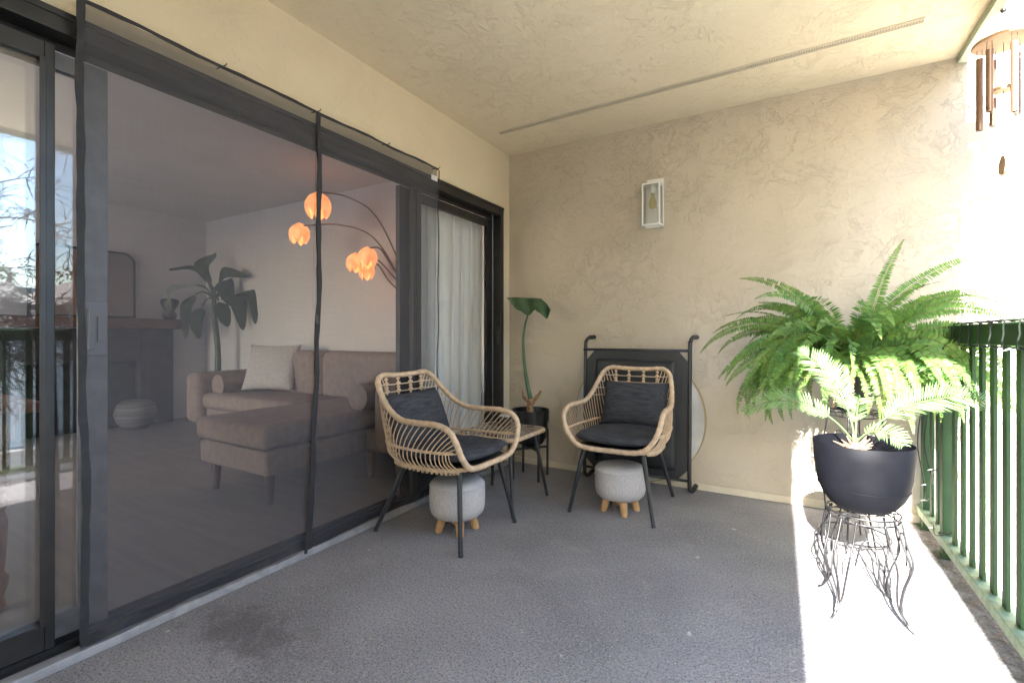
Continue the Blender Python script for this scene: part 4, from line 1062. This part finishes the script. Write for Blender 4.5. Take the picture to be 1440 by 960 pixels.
def wire_stand(name, cx, cy, zt, rt, label, floor_ring=False, rot=0.3):
    root = thing(name, (cx, cy, 0), label, "plant stand", "wire plant stands by the railing")
    def C(a, r, z): return (cx + r * math.cos(a), cy + r * math.sin(a), z)
    b = MB()
    for r in (rt, rt * 0.93): b.tube([C(2 * math.pi * i / 36, r, zt - (0.0 if r == rt else 0.022)) for i in range(36)], 0.0032, 6, closed=True)
    b.tube([C(2 * math.pi * i / 36, rt * 0.55, zt + 0.001) for i in range(36)], 0.0026, 6, closed=True)
    for k in range(4):
        a = rot + k * math.pi / 4
        b.tube([C(a, rt, zt), C(a + math.pi, rt, zt)], 0.0026, 5)
    for k in range(8):                                                  # scrolls between the two rings
        a0 = rot + k * math.pi / 4
        b.tube([C(a0 + 0.39 + 0.2 * math.cos(q), rt * 0.965, zt - 0.011 + 0.011 * math.sin(q)) for q in [i * math.pi / 6 for i in range(12)]], 0.0018, 4, closed=True)
    b.build("ring_top", M_wire, root, smooth=True)
    for k in range(4):
        a = rot + math.pi / 4 + k * math.pi / 2
        b = MB()
        s = zt / 0.36
        b.tube(bez([C(a, rt, zt - .01), C(a, rt * 1.16, 0.29 * s), C(a, rt * 1.38, 0.215 * s), C(a, rt * 1.18, 0.13 * s), C(a, rt * 1.12, 0.065 * s), C(a, rt * 1.32, 0.02), C(a, rt * 1.50, 0.003)], 6), 0.0036, 6)
        for sg in (() if floor_ring else (-1, 1)):
            b.tube(bez([C(a + sg * 0.42, rt, zt - .01), C(a + sg * 0.36, rt * 1.12, 0.28 * s), C(a + sg * 0.30, rt * 1.30, 0.21 * s), C(a + sg * 0.17, rt * 1.14, 0.13 * s), C(a + sg * 0.07, rt * 1.10, 0.07 * s), C(a + sg * .02, rt * 1.30, 0.022)], 6), 0.0032, 6)
        b.build("leg", M_wire, root, smooth=True)
        b = MB(); am = a + math.pi / 4
        b.tube(bez([C(a + 0.40, rt * 1.12, 0.20 * s), C(am - 0.25, rt * 1.10, 0.275 * s), C(am, rt * 1.06, 0.295 * s), C(am + 0.25, rt * 1.10, 0.275 * s), C(am + 0.385, rt * 1.12, 0.20 * s)], 6), 0.0028, 6)
        b.build("arch", M_wire, root, smooth=True)
    if floor_ring:
        b = MB(); b.tube([C(2 * math.pi * i / 48, rt * 1.36, 0.05) for i in range(48)], 0.0040, 6, closed=True)
        b.build("ring_base", M_wire, root, smooth=True)
    return root
M_wire = mat("black_wrought_wire", (0.010, 0.010, 0.011), 0.4, var=0.3, vscale=40)

wire_stand("wire_plant_stand", 0.232, 2.150, 0.362, 0.112, "low black wire plant stand under the dark grey pot nearest the camera", rot=0.12)
wire_stand("wire_plant_stand", 0.27, 2.80, 0.64, 0.105, "taller black wire plant stand half hidden behind the grey pot, under the fern", floor_ring=True, rot=0.5)

GX, GY = 0.232, 2.150
sg_ = thing("sago_palm", (GX, GY, 0.366), "young sago palm in a dark grey bowl pot on the low wire stand", "potted plant")
b = MB(); b.lathe([(0.001, 0.366), (0.062, 0.367), (0.082, 0.374), (0.104, 0.392), (0.124, 0.420), (0.137, 0.452), (0.146, 0.500), (0.151, 0.560), (0.154, 0.610), (0.152, 0.613), (0.149, 0.611), (0.143, 0.540), (0.001, 0.536)], (GX, GY, 0), 48)
pt = b.build("pot", M_pot, sg_, smooth=True, auto=40)
b = MB(); b.tube([(GX + 0.1385 * math.cos(i * math.pi / 24), GY + 0.1385 * math.sin(i * math.pi / 24), 0.455) for i in range(48)], 0.0016, 5, closed=True); b.build("seam", M_pot, pt, smooth=True)
b = MB(); b.lathe([(0.001, 0.556), (0.06, 0.552), (0.141, 0.545)], (GX, GY, 0), 24); b.build("soil", M_soil, sg_, smooth=True)
b = MB(); b.ball((GX - 0.02, GY + 0.01, 0.567), 0.040, 12, 8, (1, 1, 1.0))
rr = random.Random(4)
for k in range(26):
    a = rr.uniform(0, 6.28); e = rr.uniform(0.3, 1.2); p0 = Vector((GX - 0.02, GY + 0.01, 0.575)); d_ = Vector((math.cos(a) * math.cos(e), math.sin(a) * math.cos(e), math.sin(e)))
    b.tube([p0 + d_ * 0.02, p0 + d_ * rr.uniform(0.05, 0.075)], [0.006, 0.001], 4)
b.build("caudex", M_bark, sg_)
lf = MB(); stm = MB(); B0 = Vector((GX - 0.02, GY + 0.01, 0.60))
def ang_to(dx, dy): return math.atan2(dy, dx)
for (az, el, ln, dr, wid) in ((R(150), R(84), 0.42, R(62), 0.085), (R(185), R(58), 0.44, R(105), 0.075), (R(25), R(48), 0.50, R(66), 0.095), (R(80), R(66), 0.30, R(80), 0.07), (R(-40), R(60), 0.20, R(120), 0.055)):
    add_frond(lf, stm, frond_path(B0, az, el, ln, dr), wid, 0.0085, 0.0062, rr, 'sago', 0.35, 0.30, 0.0035, roll=0.0, face=0.6)
lf.build("fronds", M_palm, sg_); stm.build("frond_stalks", M_palm, sg_, smooth=True)

FX, FY = 0.27, 2.80
fn_ = thing("boston_fern", (FX, FY, 0.645), "large bushy fern spilling over its pot in the corner by the railing", "potted plant")
b = MB(); b.lathe([(0.001, 0.645), (0.07, 0.645), (0.095, 0.82), (0.101, 0.823), (0.101, 0.84), (0.092, 0.84), (0.088, 0.80), (0.001, 0.795)], (FX, FY, 0), 32); b.build("pot", M_potb, fn_, smooth=True, auto=40)
lf = MB(); stm = MB(); dl = MB(); ds = MB(); rr = random.Random(11)
B1 = Vector((FX - 0.01, FY - 0.02, 0.85))
camv = math.atan2(-FY, -FX)
# named fronds of the outline first: (azimuth, elevation, length, droop)
named = [(R(190), R(52), 0.80, R(112)), (R(196), R(34), 0.72, R(95)), (R(170), R(62), 0.58, R(60)), (R(205), R(66), 0.46, R(58)), (R(215), R(74), 0.50, R(50)),
         (R(35), R(84), 0.66, R(30)), (R(12), R(70), 0.80, R(62)), (R(-8), R(60), 0.76, R(105)), (R(-20), R(52), 0.72, R(118)), (R(0), R(48), 0.78, R(120)), (R(8), R(66), 0.66, R(95)),
         (R(212), R(44), 0.74, R(118)), (R(225), R(40), 0.74, R(125)), (R(238), R(40), 0.70, R(128)), (R(-60), R(30), 0.66, R(112)), (R(-38), R(40), 0.70, R(122))]
for az, el, ln, dr in named:
    add_frond(lf, stm, frond_path(B1 + Vector((rr.uniform(-.05, .05), rr.uniform(-.05, .05), 0)), az, el, ln, dr), 0.046, 0.0090, 0.0105, rr, roll=0.0, face=0.75)
for i in range(190):
    az = rr.uniform(0, 2 * math.pi)
    if R(40) < az < R(150) and rr.random() < 0.55: continue
    el = R(rr.uniform(5, 85)); ln = rr.uniform(0.36, 0.64); dr = R(rr.uniform(80, 150))
    p = frond_path(B1 + Vector((0.09 * math.cos(az), 0.09 * math.sin(az), rr.uniform(-0.02, 0.04))) * 1.0, az, el, ln, dr)
    if max(q.y for q in p) > YB - 0.03 or min(q.z for q in p) < 0.45: 
        p = [q for q in p if q.y < YB - 0.03 and q.z > 0.45]
        if len(p) < 8: continue
    add_frond(lf, stm, p, rr.uniform(0.036, 0.048), 0.0090, 0.0105, rr, face=rr.choice((0, 0.3, 0.6)))
for i in range(26):
    az = rr.uniform(R(150), R(390)); p = frond_path(B1 + Vector((0.085 * math.cos(az), 0.085 * math.sin(az), -0.01)), az, R(rr.uniform(0, 40)), rr.uniform(0.22, 0.40), R(rr.uniform(95, 140)))
    add_frond(dl, ds, p, 0.016, 0.011, 0.005, rr)
lf.build("fronds", M_fern, fn_); stm.build("frond_stalks", M_fernstem, fn_)
dl.build("dead_fronds", M_dry, fn_); ds.build("dead_stalks", M_dry, fn_)
b = MB()
for i in range(160):
    a = rr.uniform(0, 6.28); r0 = rr.uniform(0, 0.085)
    b.tube([(FX + r0 * math.cos(a), FY + r0 * math.sin(a), 0.80), (FX + (r0 + .03) * math.cos(a + .4), FY + (r0 + .03) * math.sin(a + .4), 0.86 + rr.uniform(0, 0.08))], [0.003, 0.001], 4)
b.build("crown_fibres", M_dry, fn_)

# ------------------------------------------------------------------ street beyond the railing (seen mirrored in the door glass)
M_hw = mat("white_house_paint", (0.70, 0.69, 0.66), 0.8, var=0.05, vscale=2)
M_roofm = mat("grey_roof_shingle", (0.24, 0.225, 0.21), 0.9, var=0.2, vscale=1, stretch=(3, 3, 12), bump=0.4, bscale=4)
M_win = mat("house_window_glass", (0.05, 0.06, 0.07), 0.1)
M_wt = mat("house_window_trim", (0.75, 0.75, 0.73), 0.6)
def house(x0, x1, y0, y1, ze, zr, label, ridge='x', wins=()):
    h_ = thing("house", ((x0 + x1) / 2, (y0 + y1) / 2, -2.9), label, "house", "houses across the drive")
    b = MB(); b.box(x0, x1, y0, y1, -2.9, ze)
    if ridge == 'x': b.prism([(y0, ze), (y1, ze), ((y0 + y1) / 2, zr)], 'x', x0, x1)
    else: b.prism([(x0, ze), (x1, ze), ((x0 + x1) / 2, zr)], 'y', y0, y1)
    wl_ = b.build("wall", M_hw, h_)
    b = MB(); ov = 0.45; tt = 0.14
    if ridge == 'x':
        ym = (y0 + y1) / 2; sl_ = (zr - ze) / (ym - y0)
        b.prism([(y0 - ov, ze - ov * sl_ + .02), (ym, zr + .02), (ym, zr + .02 + tt), (y0 - ov, ze - ov * sl_ + .02 + tt)], 'x', x0 - ov, x1 + ov)
        b.prism([(y1 + ov, ze - ov * sl_ + .02), (ym, zr + .02), (ym, zr + .02 + tt), (y1 + ov, ze - ov * sl_ + .02 + tt)], 'x', x0 - ov, x1 + ov)
    else:
        xm = (x0 + x1) / 2; sl_ = (zr - ze) / (xm - x0)
        b.prism([(x0 - ov, ze - ov * sl_ + .02), (xm, zr + .02), (xm, zr + .02 + tt), (x0 - ov, ze - ov * sl_ + .02 + tt)], 'y', y0 - ov, y1 + ov)
        b.prism([(x1 + ov, ze - ov * sl_ + .02), (xm, zr + .02), (xm, zr + .02 + tt), (x1 + ov, ze - ov * sl_ + .02 + tt)], 'y', y0 - ov, y1 + ov)
    b.build("roof", M_roofm, h_)
    for (yc, zc, wy, wz) in wins:
        b = MB(); b.box(x0 - 0.05, x0 - 0.003, yc - wy / 2 - .09, yc + wy / 2 + .09, zc - wz / 2 - .09, zc - wz / 2); b.box(x0 - 0.05, x0 - 0.003, yc - wy / 2 - .09, yc + wy / 2 + .09, zc + wz / 2, zc + wz / 2 + .09)
        b.box(x0 - 0.05, x0 - 0.003, yc - wy / 2 - .09, yc - wy / 2, zc - wz / 2, zc + wz / 2); b.box(x0 - 0.05, x0 - 0.003, yc + wy / 2, yc + wy / 2 + .09, zc - wz / 2, zc + wz / 2)
        b.box(x0 - 0.04, x0 - 0.003, yc - .03, yc + .03, zc - wz / 2, zc + wz / 2); b.box(x0 - 0.035, x0 - 0.003, yc - wy / 2, yc + wy / 2, zc - .03, zc + .03)
        f_ = b.build("window", M_wt, h_)
        b = MB(); b.box(x0 - 0.02, x0 - 0.004, yc - wy / 2, yc + wy / 2, zc - wz / 2, zc + wz / 2); b.build("pane", M_win, f_)
    return h_
house(22, 34, 6.6, 16.4, 1.7, 4.1, "white gabled house across the drive with its ridge end facing the balcony", 'x', ((8.6, 0.6, 1.1, 1.3), (13.2, 0.6, 1.5, 1.3), (8.8, -1.6, 1.6, 1.3), (12.5, -1.6, 1.2, 1.3)))
house(19.5, 27, -5.5, 6.0, 1.25, 3.0, "long white two storey house across the drive with eaves facing the balcony", 'y', ((4.9, 0.1, 0.9, 1.2), (3.0, 0.1, 1.2, 1.2), (0.5, 0.1, 1.2, 1.2), (-2.5, 0.1, 1.2, 1.2), (4.5, -1.8, 1.1, 1.2), (1.5, -1.8, 1.6, 1.2)))
house(30, 42, 20, 31, 2.0, 4.6, "more distant pale house beyond the gabled one", 'x', ((23, 0.5, 1.4, 1.2), (27, 0.5, 1.4, 1.2)))

M_tbark = mat("grey_tree_bark", (0.12, 0.10, 0.085), 0.9, var=0.3, vscale=8, bump=0.6, bscale=12, bdist=0.02)
def branch(b, p, d, r, L, depth, rr, droop):
    pts = [Vector(p)]; dd = Vector(d).normalized(); n_ = 5
    for i in range(n_):
        dd = (dd + Vector((rr.uniform(-.22, .22), rr.uniform(-.22, .22), rr.uniform(-.16, .16) - droop))).normalized()
        pts.append(pts[-1] + dd * L / n_)
    b.tube(pts, [max(0.006, r * (1 - 0.5 * i / n_)) for i in range(n_ + 1)], 5 if depth > 1 else 3, cap=False)
    if depth == 0: return
    for i in range(rr.randint(3, 5) + (1 if depth < 3 else 0)):
        k = rr.randint(1, n_)
        ax = Vector((rr.uniform(-1, 1), rr.uniform(-1, 1), rr.uniform(-.5, 0.9))).normalized()
        nd = (dd * 0.75 + ax * 0.85).normalized()
        branch(b, pts[k], nd, r * 0.56, L * rr.uniform(0.55, 0.78), depth - 1, rr, droop + 0.03)
bt = thing("bare_tree", (9.0, 0.4, -2.9), "leafless tree with fine drooping twigs across from the balcony", "tree")
rr = random.Random(5)
b = MB(); b.tube(bez([(9, 0.4, -2.9), (9.05, 0.5, -1.0), (8.95, 0.6, 0.6)], 5), [0.20 - 0.006 * i for i in range(11)], 10); b.build("trunk", M_tbark, bt, smooth=True)
b = MB()
for k in range(8):
    a = k * 2 * math.pi / 8 + rr.uniform(-.3, .3)
    branch(b, (8.95, 0.6, 0.35 + 0.05 * k), (math.cos(a) * 0.8, math.sin(a) * 0.8 + 0.25, rr.uniform(0.45, 1.3)), 0.050, 2.3, 5, rr, 0.0)
b.build("crown", M_tbark, bt)

M_tleaf = leaf_mat("evergreen_tree_leaf", [(0.03, 0.06, 0.02), (0.05, 0.10, 0.03), (0.09, 0.14, 0.04)], 0.25)
def leafy(x, y, h_, r, label, seed, n=2600):
    rr = random.Random(seed)
    t = thing("leafy_tree", (x, y, -2.9), label, "tree", "green trees behind the houses")
    b = MB(); b.tube([(x, y, -2.9), (x + .1, y, -2.9 + h_ * .35), (x, y + .1, -2.9 + h_ * .75)], [0.22, 0.16, 0.05], 8); b.build("trunk", M_tbark, t, smooth=True)
    b = MB(); cl = [(Vector((x, y, -2.9 + h_ * 0.62)) + Vector((rr.gauss(0, r * .42), rr.gauss(0, r * .42), rr.gauss(0, h_ * .14))), rr.uniform(0.25, 0.5) * r) for _ in range(22)]
    for i in range(n):
        c, q = rr.choice(cl); v = Vector((rr.gauss(0, 1), rr.gauss(0, 1), rr.gauss(0, 1))).normalized() * q * rr.uniform(0.6, 1.05); p = c + v
        u1 = Vector((rr.uniform(-1, 1), rr.uniform(-1, 1), rr.uniform(-1, 1))).normalized() * 0.14; u2 = u1.cross(Vector((rr.uniform(-1, 1), rr.uniform(-1, 1), 0.3))).normalized() * 0.09
        b.quad(p - u1, p + u2, p + u1, p - u2)
    b.build("crown", M_tleaf, t)
leafy(38, 13.8, 8.2, 2.6, "rounded green tree showing over the gabled roof", 21)
leafy(36, 9.2, 6.6, 2.4, "lower green tree between the two white houses", 22)
leafy(16.0, 14.5, 5.0, 2.0, "small green tree in front of the gabled house", 23, 1800)
leafy(34, 1.5, 7.2, 2.8, "broad green tree behind the long white house", 24)

nb = thing("sky_blocker", (9, -8, -2.9), "added unseen stucco block past the near end of the balcony, blocking sky light", "building")
b = MB(); b.box(4.2, 12, -16, -1.8, -2.9, 5.5); nw = b.build("wall", M_dwall, nb)  # added out of view to keep bright sky off the stucco wall's right end
b = MB(); b.box(4.0, 12.2, -16.2, -1.6, 5.5, 5.75); b.build("roof", M_roofm, nb)
for yy in (-4, -8, -12):
    for zz in (-1.0, 2.0):
        b = MB(); b.box(4.16, 4.197, yy - .7, yy + .7, zz, zz + 1.3); b.build("window", M_win, nb)

# dry leaf scraps and grit blown against the railing and the walls
lt_ = MB(); rr = random.Random(31)
def scrap(x, y, sz):
    a = rr.uniform(0, 6.28); u1 = Vector((math.cos(a), math.sin(a), rr.uniform(-.2, .35))) * sz; u2 = Vector((-math.sin(a), math.cos(a), rr.uniform(-.2, .35))) * sz * rr.uniform(0.25, 0.6)
    p = Vector((x, y, 0.004 + sz * 0.35)); lt_.quad(p - u1, p + u2, p + u1, p - u2)
for i in range(420):
    scrap(min(0.66, 0.655 - abs(rr.gauss(0, 0.035))), rr.uniform(0.6, 3.26), rr.uniform(0.003, 0.009))
for i in range(60): scrap(rr.uniform(-1.7, 0.5), 3.268 - abs(rr.gauss(0, 0.03)), rr.uniform(0.002, 0.006))
for i in range(50): scrap(-1.865 + abs(rr.gauss(0, 0.04)), rr.uniform(0.5, 3.2), rr.uniform(0.002, 0.005))
for i in range(40): scrap(rr.uniform(-1.5, 0.5), rr.uniform(0.9, 3.1), rr.uniform(0.002, 0.004))
tag(lt_.build("leaf_litter", M_dry), "dry leaf scraps and grit along the foot of the railing and walls", "litter", kind="stuff")
